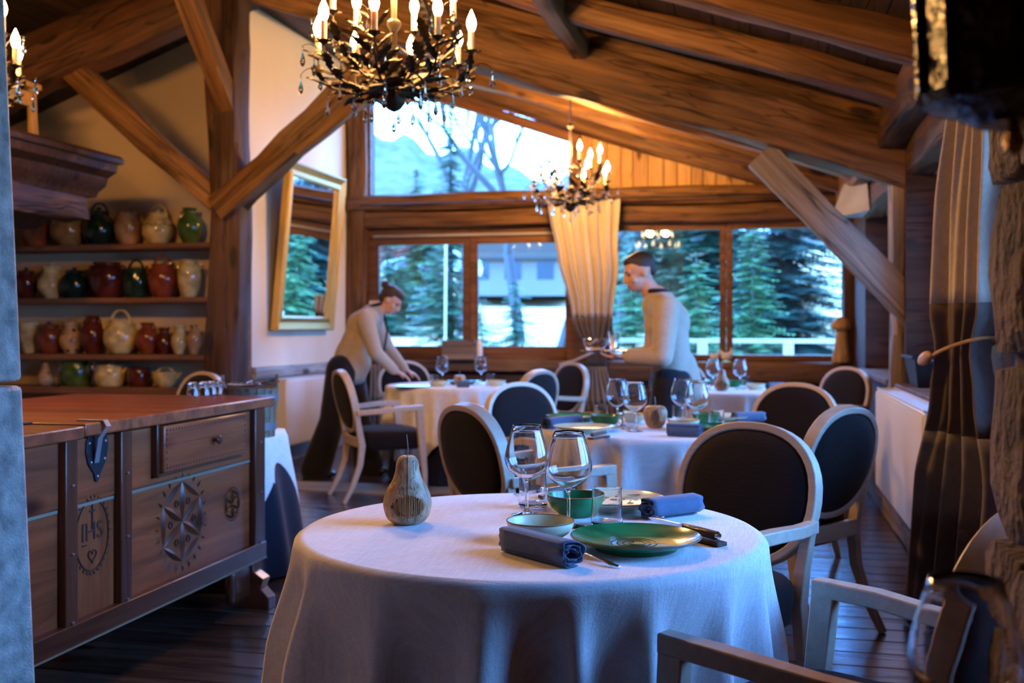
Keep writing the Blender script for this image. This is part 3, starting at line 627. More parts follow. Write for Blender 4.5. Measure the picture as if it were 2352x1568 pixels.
# square side table behind the chest, with draped cloth
sc0 = Vector((-2.66, 4.86, 0))
st = thing('side_table', 'small square side table behind the end of the chest', 'table', tuple(sc0))
MB().bx(-.28, .28, -.27, .27, .65, .685).build('tabletop', 'chest_frame', st, bevel=.004)
for sx in (-.24, .24):
    for sy in (-.23, .23): MB().tube([(sx, sy, .65), (sx, sy, 0)], .02, 8).build('leg', 'chest_frame', st)
def sqcloth(c, hx, hy, zt, half, drop_fn, flare, fold, seed, mat, name, label, group):
    na = 200; nd = 16; R = random.Random(seed); ph = [R.uniform(0, 6) for _ in range(4)]; vs_ = [(0, 0, zt)]
    def sq(th, x, y):
        c_, s_ = math.cos(th), math.sin(th); n_ = 9; k = (abs(c_/x)**n_+abs(s_/y)**n_)**(-1/n_); return c_*k, s_*k
    for f in (.5, .9): vs_ += [(*[q*f for q in sq(2*PI*i/na, hx, hy)], zt) for i in range(na)]
    for j in range(nd+1):
        for i in range(na):
            th = 2*PI*i/na; d = drop_fn(th)*j/nd; x, y = sq(th, hx, hy); n_ = Vector((x, y, 0)).normalized(); g = sstep(.0, .4, d)
            off = flare*d+fold*g*(math.sin(9*th+ph[0])+.6*math.sin(5*th+ph[1]))+.012*sstep(0, .03, d)
            vs_.append((x+n_.x*off, y+n_.y*off, max(.006, zt-d*.985)))
    nr = 2+nd+1
    o = MB().add(vs_, [(0, 1+(i+1) % na, 1+i) for i in range(na)]+[(1+a_*na+i, 1+a_*na+(i+1) % na, 1+(a_+1)*na+(i+1) % na, 1+(a_+1)*na+i) for a_ in range(nr-1) for i in range(na)]).build(name, mat, loc=(c.x, c.y, 0), smooth=180)
    o['label'] = label; o['category'] = 'tablecloth'; o['group'] = group
def dfn(th):
    a = (th/(PI/2)) % 1; return .24+.34*(1-abs(a-.5)*2)**1.15
sqcloth(sc0, .30, .29, .702, .6, dfn, .10, .02, 3, 'linen', 'tablecloth', 'white cloth with hanging corners on the side table behind the chest', 'white linen tablecloths')
sqcloth(sc0, .285, .275, .692, .6, lambda th: .69, .16, .022, 8, 'under', 'undercloth', 'dark cloth reaching the floor around the side table behind the chest', 'dark undercloths')
# ================================================================== CHEST
CXX = -2.16
ct = thing('carved_chest', 'long carved antique wooden chest with iron lock plate and small drawer', 'chest', (CXX, 3.3, 0))
def cy(px, py): p = onx(px, py, CXX); return p.y-3.3, p.z      # position on the chest front (y along it, z up), read off the photo
Y0, Y1 = -1.55, 1.10
MB().bx(-.93, -.02, Y0, Y1, .21, .86).build('body', 'chest', ct, bevel=.004)
MB().bx(-.97, .045, .02-.26, Y1+.06, .872, .915).build('fixed_top', 'chest', ct, bevel=.006)
MB().bx(-.97, .05, Y0-.06, -.25, .868, .91).build('lid', 'chest', ct, bevel=.006)
yA = cy(133, 1200)[0]; yB0, yB1 = cy(165, 1200)[0], cy(262, 1200)[0]; yC0, yC1 = cy(291, 1200)[0], cy(573, 1200)[0]
zs_ = cy(420, 1098)[1]
def fb(name, y0, y1, z0, z1, x0, x1, mat='chest', par=None, bevel=.004):
    m = MB(); v = .0; ln = (z1-z0) > (y1-y0)
    if ln:   # vertical board: long axis X local = world Z
        me = MB().bx(0, z1-z0, y0, y1, -x1, -x0); return me.build(name, mat, par or ct, mat4=Matrix(((0, 0, -1, 0), (0, 1, 0, 0), (1, 0, 0, z0), (0, 0, 0, 1))), bevel=bevel)
    me = MB().bx(0, y1-y0, -x1, -x0, z0, z1); return me.build(name, mat, par or ct, mat4=Matrix(((0, -1, 0, 0), (1, 0, 0, y0), (0, 0, 1, 0), (0, 0, 0, 1))), bevel=bevel)
# panels (upper/lower planks in each bay)
bays = [(Y0+.06, yA-.0), (yB0, yB1), (yC0, yC1)]
for a, b_ in bays:
    fb('front_panel', a, b_, .27, zs_-.006, -.02, .0); fb('front_panel', a, b_, zs_+.006, .862, -.02, .003)
    fb('tin_strip', a, b_-.01, zs_-.005, zs_+.005, -.01, .006, 'tin', bevel=0)
for a, b_ in ((yA+.004, yB0-.004), (yB1+.004, yC0-.004), (yC1+.005, Y1)): 
    s_ = fb('front_stile', a, b_, .215, .868, -.02, .026, 'chest_frame')
    for z in (.28, .50, .72):
        MB().lathe([(0, .004), (.004, .003), (.006, 0), (.006, -.004)], 8, mat=Matrix.Rotation(PI/2, 4, 'Y')).build('nail_head', 'zinc', s_, loc=(z-.215, (a+b_)/2, -.029)).rotation_euler = (0, PI, 0)
fb('bottom_rail', Y0, Y1, .205, .275, -.02, .032, 'chest_frame'); fb('tin_strip', Y0, Y1, .200, .206, 0, .034, 'tin', bevel=0)
fb('side_rail', Y0, Y0+.06, .21, .868, -.02, .028, 'chest_frame')
# trestle feet with scrolled outline
for yy in (Y1-.12, Y0+.1):
    poly = [(.10, 0), (.10, .05), (.06, .09), (.075, .13), (.03, .16), (.02, .215), (-.88, .215), (-.9, .15), (-.96, .06), (-.96, 0), (-.8, 0), (-.74, .07), (-.10, .07), (-.05, 0)]
    m = MB(); n = len(poly); vs_ = [Vector((x, yy, z)) for x, z in poly]+[Vector((x, yy+.07, z)) for x, z in poly]
    m.add(vs_, [tuple(range(n)), tuple(range(n, 2*n))[::-1]]+[(i, (i+1) % n, n+(i+1) % n, n+i) for i in range(n)]).build('foot', 'chest_frame', ct, bevel=.004)
    fb('foot_scroll', yy-.16, yy+.0, .05, .2, -.03, .02, 'chest_frame', bevel=.02)
# end face boards
for k in range(4): MB().bx(-.9+k*.22, -.685+k*.22, Y1, Y1+.012, .22, .862).build('end_board', 'chest_frame', ct, bevel=.003)
# drawer
d0, dz0 = cy(352, 1076); d1, dz1 = cy(545, 944); dz0 = cy(448, 1063)[1]; dz1 = cy(448, 962)[1]
dr = fb('drawer', d0, d1, dz0, dz1, 0, .045, 'chest', bevel=.006)
m = MB()
for k in range(30):
    yy = .02+(d1-d0-.04)*k/29
    for z in (dz0+.018, dz1-.018): m.prism([(yy-.0045, z-.004), (yy+.0045, z-.004), (yy, z+.005)], .0015, Matrix(((1, 0, 0, 0), (0, 0, -1, -.0452), (0, 1, 0, 0), (0, 0, 0, 1))))
for k in range(6):
    z = dz0+.03+(dz1-dz0-.06)*k/5
    for yy in (.018, d1-d0-.018): m.prism([(yy-.004, z-.0045), (yy+.004, z-.0045), (yy, z+.0045)], .0015, Matrix(((1, 0, 0, 0), (0, 0, -1, -.0452), (0, 1, 0, 0), (0, 0, 0, 1))))
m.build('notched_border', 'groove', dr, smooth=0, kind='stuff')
MB().lathe([(0, .034), (.014, .032), (.019, .026), (.014, .018), (.008, .012), (.009, 0)], 10, mat=Matrix.Rotation(PI/2, 4, 'X')).build('knob', 'chest_frame', dr, loc=((d1-d0)*.56, -.045, (dz0+dz1)/2))
fb('drawer_frame', d0-.022, d1+.01, dz0-.016, dz0-.004, 0, .02, 'chest_frame'); fb('drawer_frame', d0-.022, d0-.005, dz0-.016, dz1+.012, 0, .03, 'chest_frame')
# carvings: shapes standing in shallow relief on the lower panels
def FM(yc, zc, x=.0): return Matrix(((0, 0, 1, x), (1, 0, 0, yc), (0, 1, 0, zc), (0, 0, 0, 1)))   # local x -> y, local y -> z, local z -> out
def lens(Ln, W_, h, two=True, n=8):
    m = MB(); vs_ = []
    for i in range(n+1):
        t = i/n; wv = W_*math.sin(PI*t); hh_ = h*math.sin(PI*t); vs_ += [(Ln*t, wv, 0), (Ln*t, 0, hh_), (Ln*t, -wv, 0)]
    return m.add(vs_, [(3*i, 3*i+3, 3*i+4, 3*i+1) for i in range(n)]+[(3*i+1, 3*i+4, 3*i+5, 3*i+2) for i in range(n)]).mesh('carved_petal', 'chest_frame', 20)
def petal_at(me, yc, zc, r0, a, a2, x=.001): return ob('carved_petal', me, ct, mat4=FM(yc, zc, x) @ Matrix.Translation((r0*math.cos(a), r0*math.sin(a), 0)) @ Matrix.Rotation(a2, 4, 'Z'))
def ringm(r, w_, n=40, h=.002): return MB().sweep([(r*math.cos(2*PI*i/n), r*math.sin(2*PI*i/n), 0) for i in range(n)], w_, h*2, (0, 0, 1), closed=True)
def rosette(yc, zc, r, notches, arcs=True, ex=1.0):
    pe = lens(r, r*.115, .012); pa = lens(r, r*.10, .010)
    for k in range(6):
        a = PI/2+k*PI/3; petal_at(pe, yc, zc, 0, a, a)
        if arcs: petal_at(pa, yc, zc, r, a, a+2*PI/3)
        if arcs and r > .1: ob('carved_eye', ringm(r*.075, r*.03, 14, .003).mesh('carved_eye', 'groove'), ct, mat4=FM(yc+r*.55*math.cos(a+PI/6), zc+r*.55*math.sin(a+PI/6), .002))
    m = MB()
    for k in range(notches):
        a = 2*PI*k/notches; s = r*1.07; wv = r*.085*(1 if notches < 30 else .5)
        m.add([(s*math.cos(a-.03)-0, s*math.sin(a-.03), 0), ((s+wv*2.4)*math.cos(a), (s+wv*2.4)*math.sin(a), 0), (s*math.cos(a+.06), s*math.sin(a+.06), 0), ((s+wv)*math.cos(a+.015), (s+wv)*math.sin(a+.015), .006)], [(0, 1, 3), (1, 2, 3), (2, 0, 3)])
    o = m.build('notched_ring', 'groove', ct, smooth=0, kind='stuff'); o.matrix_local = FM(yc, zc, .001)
yc, zc = cy(418, 1197); rosette(yc, zc-.0, .155, 24)
yc, zc = cy(532, 1157); rosette(yc, zc, .062, 34, True)
yc, zc = cy(211, 1228)
o = ringm(.118, .004).build('carved_ring', 'groove', ct); o.matrix_local = FM(yc, zc, .002) @ Matrix.Diagonal((.76, 1, 1, 1))
m = MB()
for k in range(30):
    a = 2*PI*k/30; r_ = .128; p = Vector((r_*.76*math.cos(a), r_*math.sin(a), 0)); q = Matrix.Translation(p) @ Matrix.Rotation(a+.6, 4, 'Z'); m.prism([(-.006, -.003), (.006, -.002), (.004, .003), (-.004, .003)], .002, q)
o = m.build('notched_ring', 'groove', ct, smooth=0, kind='stuff'); o.matrix_local = FM(yc, zc, .001)
def letters(txt, size, mat, parent, mat4, name, ext=.0012, offs=0):
    cu = bpy.data.curves.new(name, 'FONT'); cu.body = txt; cu.size = size; cu.align_x = 'CENTER'; cu.align_y = 'CENTER'; cu.extrude = ext; cu.offset = offs
    tmp = bpy.data.objects.new('tmp', cu); COL.objects.link(tmp); dg = bpy.context.evaluated_depsgraph_get(); me = bpy.data.meshes.new_from_object(tmp.evaluated_get(dg)); bpy.data.objects.remove(tmp)
    me.materials.clear(); me.materials.append(M[mat]); return ob(name, me, parent, mat4=mat4)
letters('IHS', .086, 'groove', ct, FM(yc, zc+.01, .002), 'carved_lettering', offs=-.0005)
# long-legged capitals: serifs and the cross over the H
m = MB(); m.bx(-.003, .003, .02, .105, 0, .003).bx(-.016, .016, .078, .084, 0, .003).bx(-.055, -.03, .04, .044, 0, .003).bx(-.055, -.03, -.03, -.026, 0, .003)
o = m.build('carved_cross', 'groove', ct, smooth=0); o.matrix_local = FM(yc, zc, .001)
hp = []
for i in range(24):
    t = 2*PI*i/24; hp.append((.0014*16*math.sin(t)**3, .0014*(13*math.cos(t)-5*math.cos(2*t)-2*math.cos(3*t)-math.cos(4*t))))
o = MB().sweep([(x, y_, 0) for x, y_ in hp], .004, .004, (0, 0, 1), closed=True).build('carved_heart', 'groove', ct); o.matrix_local = FM(yc, zc-.068, .002)
# lock plate, heart shaped, with hasp
ly, lz = cy(219, 1035)
hpoly = [(-.0105*1.0*0, .058), (.03, .066), (.055, .05), (.062, .01), (.05, -.035), (.02, -.075), (0, -.105), (-.012, -.10), (-.018, -.075), (-.05, -.04), (-.062, .0), (-.06, .035), (-.045, .058), (-.02, .062)]
lk = MB().prism(hpoly, .005, FM(ly, lz, .004)).build('lock_plate', 'iron', ct, bevel=.0015)
for a, b_ in ((-.045, .03), (.045, .03), (0, -.085), (-.035, -.035), (.04, -.03)):
    MB().lathe([(0, .004), (.004, .002), (.005, 0)], 8, mat=FM(0, 0)).build('rivet', 'zinc', lk, loc=(.009, ly+a, lz+b_))
MB().sweep([(-.05, ly-.02, .918), (.05, ly-.02, .918), (.062, ly-.02, .90), (.03, ly-.018, .86), (.016, ly-.015, .78), (.016, ly-.01, lz-.0)], .026, .005, (0, 1, 0)).build('hasp', 'zinc', ct, bevel=.001)
MB().bx(-.4, -.15, -.28, -.24, .912, .918).bx(-.30, -.26, -.34, -.18, .912, .918).build('hinge', 'iron', ct, bevel=.001)
# small upturned tumblers at the far corner of the chest
def tumbler_mesh(rb, rt, h, inv=False, name='tumbler'):
    pr = [(0, 0), (rb*.9, 0), (rb, .003), (rt, h), (rt-.0016, h+.0004), (rb-.0035, .011), (0, .009)]
    if inv: pr = [(r, h-z) for r, z in pr]
    return MB().lathe(pr, 32).mesh(name, 'glass', 50)
um = tumbler_mesh(.022, .028, .062, True)
for k, (px, w_) in enumerate(((443, 'nearest the mantel end'), (468, 'second from the pillar side'), (485, 'third along the row'), (503, 'nearest the oak bucket'))):
    p = onz(px, 908-k*1.5, .915); o = ob('tumbler', um, loc=p); o['label'] = 'small upturned glass on the chest end, '+w_; o['category'] = 'glass'; o['group'] = 'upturned glasses on the chest'
# ================================================================== OAK BUCKET on the side table
bp_ = P(574, 950, 5.12); bt = thing('oak_bucket', 'oval oak bucket with two steel hoops holding cutlery, on the side table', 'bucket', (bp_.x, bp_.y, .704))
for k in range(22):
    a0, a1 = 2*PI*k/22+.012, 2*PI*(k+1)/22-.012; vs_ = []
    for z, r in ((0, .118), (.235, .135)):
        for rr in (r, r-.014):
            for a in (a0, a1): vs_.append((rr*math.cos(a), rr*math.sin(a), z))
    hgt = .06 if k in (1, 12) else 0
    if hgt: vs_[4:] = [(x, y_, z+hgt) for x, y_, z in vs_[4:]]
    MB().add(vs_, [(0, 1, 5, 4), (2, 6, 7, 3), (0, 4, 6, 2), (1, 3, 7, 5), (4, 5, 7, 6), (0, 2, 3, 1)]).build('stave', 'barrel', bt)
MB().lathe([(0, .02), (.112, .02), (.112, .03), (0, .03)], 24).build('bottom', 'barrel', bt)
for z in (.035, .17): MB().lathe([(.1215+.017*z/.235, z), (.1235+.017*z/.235, z), (.1255+.017*(z+.03)/.235, z+.035), (.1225+.017*(z+.03)/.235, z+.035)], 40).build('hoop', 'zinc', bt)
tray0 = thing('serving_tray', 'oval steel tray laid across the top of the oak bucket', 'tray', (bp_.x, bp_.y, .704+.239))
MB().lathe([(0, 0), (.09, .001), (.125, .008), (.13, .012), (.124, .010), (.09, .003), (0, .002)], 36, sx=.85, sy=.8).build('tray_plate', 'steel', tray0)
for k in range(5):
    a = .5*k; m = MB().ell((0, 0, .006), (.017, .022, .004), 12, 6).tube([(0, .018, .007), (0, .13, .010)], [.004, .003], 6)
    o = m.build('spoon', 'steel', loc=(tray0.location.x-.06+.03*k, tray0.location.y-.05, .704+.251)); o.rotation_euler = (0, 0, .9-.35*k); o['label'] = 'steel spoon fanned on the tray over the oak bucket'; o['category'] = 'spoon'; o['group'] = 'spoons over the oak bucket'
# ================================================================== POTTERY SHELVES
shl = thing('pottery_shelves', 'four long wooden shelves of old glazed pots in the left alcove', 'shelf', (-5.3, YB-.17, 0))
SZ = [1.925, 1.475, 1.0, .72]
for z in SZ[:3]: beam('shelf_board', (-1.5, 0, z-.025), (1.12, 0, z-.025), .32, .045, 'shelf', shl, amp=.002)
MB().bx(-1.5, 1.12, -.12, .16, .66, .72).build('shelf_board', 'shelf', shl, bevel=.004)
MB().bx(-1.5, 1.12, -.1, .16, 0, .66).build('cupboard_base', 'beam_dark', shl)
for x in (-1.5, 1.11): MB().bx(x, x+.04, -.13, .17, 0, 2.0).build('upright', 'shelf', shl)
def handle(m, r, z0, z1, out, ang=0, th=.009):
    c, s = math.cos(ang), math.sin(ang); pts = []
    for i in range(9):
        t = i/8; q = math.sin(PI*t)**.7*out; pts.append(((r+q)*c, (r+q)*s, z1+(z0-z1)*t+.02*math.sin(PI*t)))
    m.tube(pts, th, 8)
def pot(px, hwpx, ytop, si, style, mat, label, extra=()):
    ybase = [562, 686, 812, 893][si]; Yp = YB-.17 if si < 3 else YB-.16; z0 = SZ[si]; pos = ony(px, 700, Yp); d = pos.xy.dot(Fv.xy)
    s = d/FPX; R_ = hwpx*s*1.1; H = (ybase-ytop)*s; t = thing('glazed_pot', label, 'pot', (pos.x, pos.y, z0), 0, 'old glazed pots on the shelves')
    Rb = R_*.97; has_h = 'bail' in extra; hb = H*.78 if has_h else (H*.86 if 'lid' in extra else H)
    P_ = {'jar': [(.55, 0), (.62, .03), (.86, .22), (1, .5), (.98, .68), (.86, .84), (.70, .92), (.74, .97), (.78, 1.0), (.68, .985), (.62, .9)],
          'open': [(.5, 0), (.55, .02), (.72, .2), (.88, .5), (.96, .8), (1.0, .97), (.98, 1.0), (.9, .985), (.8, .6), (.5, .1)],
          'jug': [(.52, 0), (.56, .03), (.88, .25), (1, .48), (.86, .68), (.52, .82), (.46, .88), (.58, .98), (.60, 1.0), (.5, .985), (.4, .85)],
          'pitcher': [(.5, 0), (.54, .02), (.9, .25), (1, .42), (.84, .64), (.62, .80), (.60, .88), (.74, 1.0), (.66, .99), (.5, .8)],
          'belly': [(.5, 0), (.62, .04), (.95, .3), (1, .52), (.9, .74), (.62, .9), (.60, .94), (.66, 1.0), (.55, .98), (.5, .9)],
          'low': [(.7, 0), (.82, .05), (.98, .4), (1, .6), (.94, .85), (.9, .93), (.96, 1.0), (.85, .98), (.8, .8)]}[style]
    def pr(f):
        for (r0, a0), (r1, a1) in zip(P_, P_[1:]):
            if a0 <= f <= a1: return Rb*(r0+(r1-r0)*(f-a0)/max(1e-6, a1-a0))
        return Rb*.6
    # smooth the profile
    prof = []; n = len(P_)
    for i in range(n-1):
        p0, p1, p2, p3 = P_[max(0, i-1)], P_[i], P_[i+1], P_[min(n-1, i+2)]
        for j in range(3):
            u = j/3; f = lambda a, b, c, d_: .5*((2*b)+(-a+c)*u+(2*a-5*b+4*c-d_)*u*u+(-a+3*b-3*c+d_)*u**3)
            prof.append((max(.001, f(p0[0], p1[0], p2[0], p3[0]))*Rb, f(p0[1], p1[1], p2[1], p3[1])*hb))
    prof.append((P_[-1][0]*Rb, P_[-1][1]*hb)); prof = [(0, 0)]+prof+[(0, P_[-1][1]*hb-.02)]
    MB().lathe(prof, 28).build('body', mat, t, smooth=60)
    if 'lid' in extra or 'bail' in extra and 'nolid' not in extra:
        rr = pr(.95)*.95; hl = H*.10
        MB().lathe([(0, hb-.004), (rr*1.02, hb-.004), (rr, hb+.006), (rr*.6, hb+hl*.5), (rr*.18, hb+hl*.62), (rr*.2, hb+hl*.85), (rr*.3, hb+hl*1.15), (0, hb+hl*1.4)], 22).build('lid', mat, t, smooth=60)
    if 'bail' in extra:
        rr = Rb*.62; zz = hb*.9; m = MB(); m.tube([(rr*math.cos(a), 0, zz+(H-zz)*math.sin(a)) for a in [PI*i/12 for i in range(13)]], .011, 8); m.build('handle', mat, t)
    for nm, an in (('hl', PI), ('hr', 0)):
        if nm in extra: m = MB(); handle(m, pr(.85)*.9, hb*.55, hb*.93, Rb*.34, an); m.build('handle', mat, t)
    if 'ears' in extra:
        for an in (0, PI): m = MB(); handle(m, pr(.8)*.92, hb*.68, hb*.9, Rb*.28, an, .008); m.build('handle', mat, t)
    for nm, sg in (('sl', -1), ('sr', 1)):
        if nm in extra: MB().tube([(sg*pr(.6)*.85, 0, hb*.62), (sg*Rb*1.1, 0, hb*.78), (sg*Rb*1.22, 0, hb*.97)], [.024, .016, .012], 10).build('spout', mat, t)
    if 'band' in extra:
        m = MB()
        for k in range(22): a = 2*PI*k/22; m.ell(((pr(.62)*1.0)*math.cos(a), (pr(.62)*1.0)*math.sin(a), hb*(.6 if k % 2 else .64)), (.011, .011, .008), 6, 4)
        m.build('painted_garland', 'ink', t, kind='stuff')
    return t
pot(82, 36, 495, 0, 'open', 'p_terra', 'terracotta red wide-mouthed pot, first on the top shelf')
pot(157, 37, 466, 0, 'belly', 'p_och', 'big ochre pot with hoop handle on the top shelf', ('bail', 'sl'))
pot(228, 34, 465, 0, 'belly', 'p_dgreen', 'blackish green pot with hoop handle and spout, top shelf', ('bail', 'sl'))
pot(294, 29, 470, 0, 'jar', 'p_tan', 'slim tan pot with narrow hoop handle on the top shelf', ('bail', 'ears'))
pot(362, 33, 472, 0, 'belly', 'p_cream', 'straw-yellow pot with dark scalloped band and hoop handle', ('bail', 'band', 'sl'))
pot(436, 27, 480, 0, 'jug', 'p_green', 'bottle green narrow-necked jug beside the old post', ('hl',))
pot(60, 23, 614, 1, 'jar', 'p_dred', 'oxblood lidded jar at the pillar end of the second shelf', ('lid',))
pot(118, 29, 602, 1, 'pitcher', 'p_cream', 'straw-yellow lidded pitcher on the second shelf', ('lid', 'hr'))
pot(171, 31, 614, 1, 'belly', 'p_dgreen', 'squat black-green lidded jar on the second shelf', ('lid',))
pot(246, 38, 604, 1, 'jar', 'p_dred', 'large oxblood jar with two ear handles on the second shelf', ('ears',))
pot(313, 29, 600, 1, 'low', 'p_dgreen', 'very dark green pot with hoop handle, middle of the second shelf', ('bail', 'nolid'))
pot(374, 32, 588, 1, 'jar', 'p_red', 'red-brown spouted pot with hoop handle on the second shelf', ('bail', 'nolid', 'sl'))
pot(435, 25, 600, 1, 'jar', 'p_cream', 'pale straw jar at the post end of the second shelf', ('ears',))
pot(67, 22, 742, 2, 'open', 'p_cream', 'straw-yellow open pot at the pillar end of the third shelf')
pot(113, 28, 738, 2, 'jar', 'p_red', 'red-brown lidded pot on the third shelf', ('lid',))
pot(162, 24, 730, 2, 'pitcher', 'p_speck', 'speckled tan pitcher on the third shelf', ('hl', 'lid'))
pot(213, 26, 725, 2, 'jug', 'p_dred', 'tall oxblood jug left of the big pale pot, third shelf', ('hl', 'hr'))
pot(277, 36, 712, 2, 'belly', 'p_cream', 'biggest pale pot with spout and hoop handle, third shelf', ('nolid', 'bail', 'sl', 'ears'))
pot(338, 25, 740, 2, 'jug', 'p_red', 'round red-brown jug with a small ear, third shelf', ('hr',))
pot(377, 17, 752, 2, 'pitcher', 'p_dred', 'small dark oxblood beaker jug on the third shelf')
pot(412, 18, 747, 2, 'pitcher', 'p_cream', 'small straw-yellow vase on the third shelf')
pot(446, 16, 745, 2, 'jug', 'p_speck', 'small speckled jug next to the post, third shelf', ('hr',))
pot(176, 34, 836, 3, 'low', 'p_green', 'green glazed casserole on the lowest shelf', ('ears',))
pot(252, 33, 838, 3, 'low', 'p_cream', 'straw-yellow round teapot on the lowest shelf', ('lid', 'sr'))
pot(318, 24, 850, 3, 'low', 'p_dred', 'small dark red bowl pot on the lowest shelf')
pot(380, 30, 848, 3, 'open', 'p_cream', 'pale basket-shaped pot with hoop handle on the lowest shelf', ('bail', 'nolid', 'sr'))
pt = thing('turned_wooden_pear', 'orange-brown wooden pear on the lowest pottery shelf', 'ornament', tuple(ony(105, 890, YB-.26).xy)+(.72,))
MB().lathe([(0, 0), (.04, .002), (.068, .03), (.072, .065), (.055, .11), (.033, .155), (.028, .185), (.018, .2), (0, .203)], 20).build('body', 'pearw', pt, smooth=70)
# ================================================================== old wooden stool on the hood, mirror, radiators
so = thing('wooden_stool', 'old rustic wooden stool standing on top of the chimney hood', 'stool', (-5.06, 6.35, 2.48))
MB().bx(-.17, .19, -.2, .2, .40, .44).build('seat', 'board', so, bevel=.006)
for sx in (-.13, .15):
    for sy in (-.16, .16): beam('leg', (sx, sy, 0), (sx*.92, sy*.92, .4), .05, .05, 'board', so, up=(0, 1, 0), amp=.004)
MB().bx(-.11, .14, -.18, -.15, .28, .38).bx(.125, .15, -.15, .15, .28, .38).build('apron', 'board', so, bevel=.004)
mi = thing('wall_mirror', 'tall gilt-framed mirror leaning forward on the white wall', 'mirror', (XL+.03, 8.66, 1.2))
ln = .135; hm_ = 1.5; wm = 1.29
mt = Matrix(((0, -math.sin(0), 1, 0), (1, 0, 0, 0), (0, 1, 0, 0), (0, 0, 0, 1)))
sh = ln/hm_; up_ = Vector((sh, 0, 1)).normalized(); nv = Vector((1, 0, -sh)).normalized()
mt = Matrix(((0, up_.x, nv.x, 0), (1, 0, 0, 0), (0, up_.z, nv.z, 0), (0, 0, 0, 1)))   # local x: along wall, y: up, z: out
def fr_prof(a, b_, inward):
    """one moulded side of the frame from corner a to b_, mitred"""
    a = Vector(a); b_ = Vector(b_); n = Vector(inward); ax = (b_-a).normalized(); pr = [(0, 0), (0, .055), (.014, .07), (.03, .062), (.05, .045), (.075, .04), (.1, .05), (.115, .048), (.13, .022), (.13, 0)]
    vs_ = []
    for q, s in ((a, 1), (b_, -1)):
        for w_, h in pr: p = q+n*w_+ax*w_*s; vs_.append(mt @ Vector((p.x, p.y, h)))
    k = len(pr); return MB().add(vs_, [(i, (i+1) % k, k+(i+1) % k, k+i) for i in range(k)]+[tuple(range(k)), tuple(range(k, 2*k))[::-1]])
c_ = [(0, 0), (wm, 0), (wm, hm_), (0, hm_)]; inw = [(0, 1), (-1, 0), (0, -1), (1, 0)]
for i in range(4): fr_prof((*c_[i], 0), (*c_[(i+1) % 4], 0), (*inw[i], 0)).build('frame_moulding', 'gold', mi, smooth=30)
MB().add([mt @ Vector(p) for p in ((.12, .12, .02), (wm-.12, .12, .02), (wm-.12, hm_-.12, .02), (.12, hm_-.12, .02))], [(0, 1, 2, 3)]).build('mirror_glass', 'mirror', mi, smooth=0)
MB().add([mt @ Vector(p) for p in ((0.01, .01, -.01), (wm-.01, .01, -.01), (wm-.01, hm_-.01, -.01), (.01, hm_-.01, -.01), (0.01, .01, .01), (wm-.01, .01, .01), (wm-.01, hm_-.01, .01), (.01, hm_-.01, .01))], [(0, 1, 2, 3), (4, 5, 6, 7), (0, 1, 5, 4), (1, 2, 6, 5), (2, 3, 7, 6), (3, 0, 4, 7)]).build('backing_board', 'beam_dark', mi, smooth=0)
def radiator(x, y0, y1, z0, z1, face, label, n):
    t = thing('radiator', label, 'radiator', (x, y0, z0)); W_ = y1-y0; H = z1-z0; s = face
    MB().bx(-.05, .05, 0, W_, 0, H-.012).build('panel_body', 'white', t, bevel=.008)
    rib = MB().lathe([(0, 0), (.012, .006), (.016, .02), (.016, H-.05), (.012, H-.035), (0, H-.03)], 8, sx=.8).mesh('rib', 'white')
    for k in range(n): ob('rib', rib, t, loc=(s*.05, (k+.5)*W_/n, .012))
    m = MB()
    for k in range(int(W_/.03)): m.bx(-.045, .045, k*.03+.004, k*.03+.02, H-.012, H-.003)
    m.build('top_grille', 'white', t, kind='stuff'); MB().bx(-.052, -.044, -.002, W_+.002, H-.012, H).bx(.044, .052, -.002, W_+.002, H-.012, H).build('top_edge', 'white', t)
    MB().tube([(0, -.0, .06), (0, -.06, .06), (0, -.06, -z0)], .011, 8).build('pipe', 'white', t)
    MB().lathe([(0, 0), (.018, 0), (.02, .03), (.014, .05), (0, .05)], 12, mat=Matrix.Rotation(PI/2, 4, 'X')).build('valve', 'steel', t, loc=(0, W_+.05, H-.06))
radiator(.77, 4.95, 6.79, .26, .865, -1, 'long white ribbed radiator under the right-hand window', 38)
radiator(XL+.1, 8.72, 9.76, .17, .77, 1, 'white ribbed radiator on the left wall below the mirror', 21)
# ================================================================== CURTAINS
def curtain(t, cfn, hwfn, dirv, nrm, amp, nf, zb, mat, z1, name, ph=0, back=.0):
    dirv = Vector(dirv).normalized(); nrm = Vector(nrm).normalized(); o = Vector(t.location); rows = max(4, int((z1-zb)/.05))
    def f(u, v):
        z = zb+(z1-zb)*v; uu = u*2-1; hw = hwfn(z); A = amp*(.55+.45*min(1, hw/.3))
        k = math.sin(nf*PI*uu+ph+.4*math.sin(3*uu+z))+.35*math.sin(2.3*nf*PI*uu+z*1.5+ph)
        c = cfn(z); return Vector((c[0], c[1], z))+dirv*(uu*hw)+nrm*(A*k)-o
    ob_ = MB().grid(f, 130, rows).build(name, mat, t, smooth=180)
    s = ob_.modifiers.new('thick', 'SOLIDIFY'); s.thickness = .005; s.offset = 0
def interp(tab, z):
    tab = sorted(tab)
    if z <= tab[0][0]: return tab[0][1]
    for (a, va), (b_, vb) in zip(tab, tab[1:]):
        if z <= b_: u = (z-a)/(b_-a); u = u*u*(3-2*u); return va+(vb-va)*u
    return tab[-1][1]
bands = [(.02, .47, 'wool_t', 'bottom_band'), (.47, .82, 'wool_l', 'lower_band'), (.82, 1.32, 'wool_t', 'middle_band'), (1.32, 2.2, 'wool_c', 'upper_cloth')]
ctn = thing('curtain', 'full-length cream and taupe banded curtain tied back beside the stone pier', 'curtain', (.74, 4.36, 0), group='banded wool curtains')
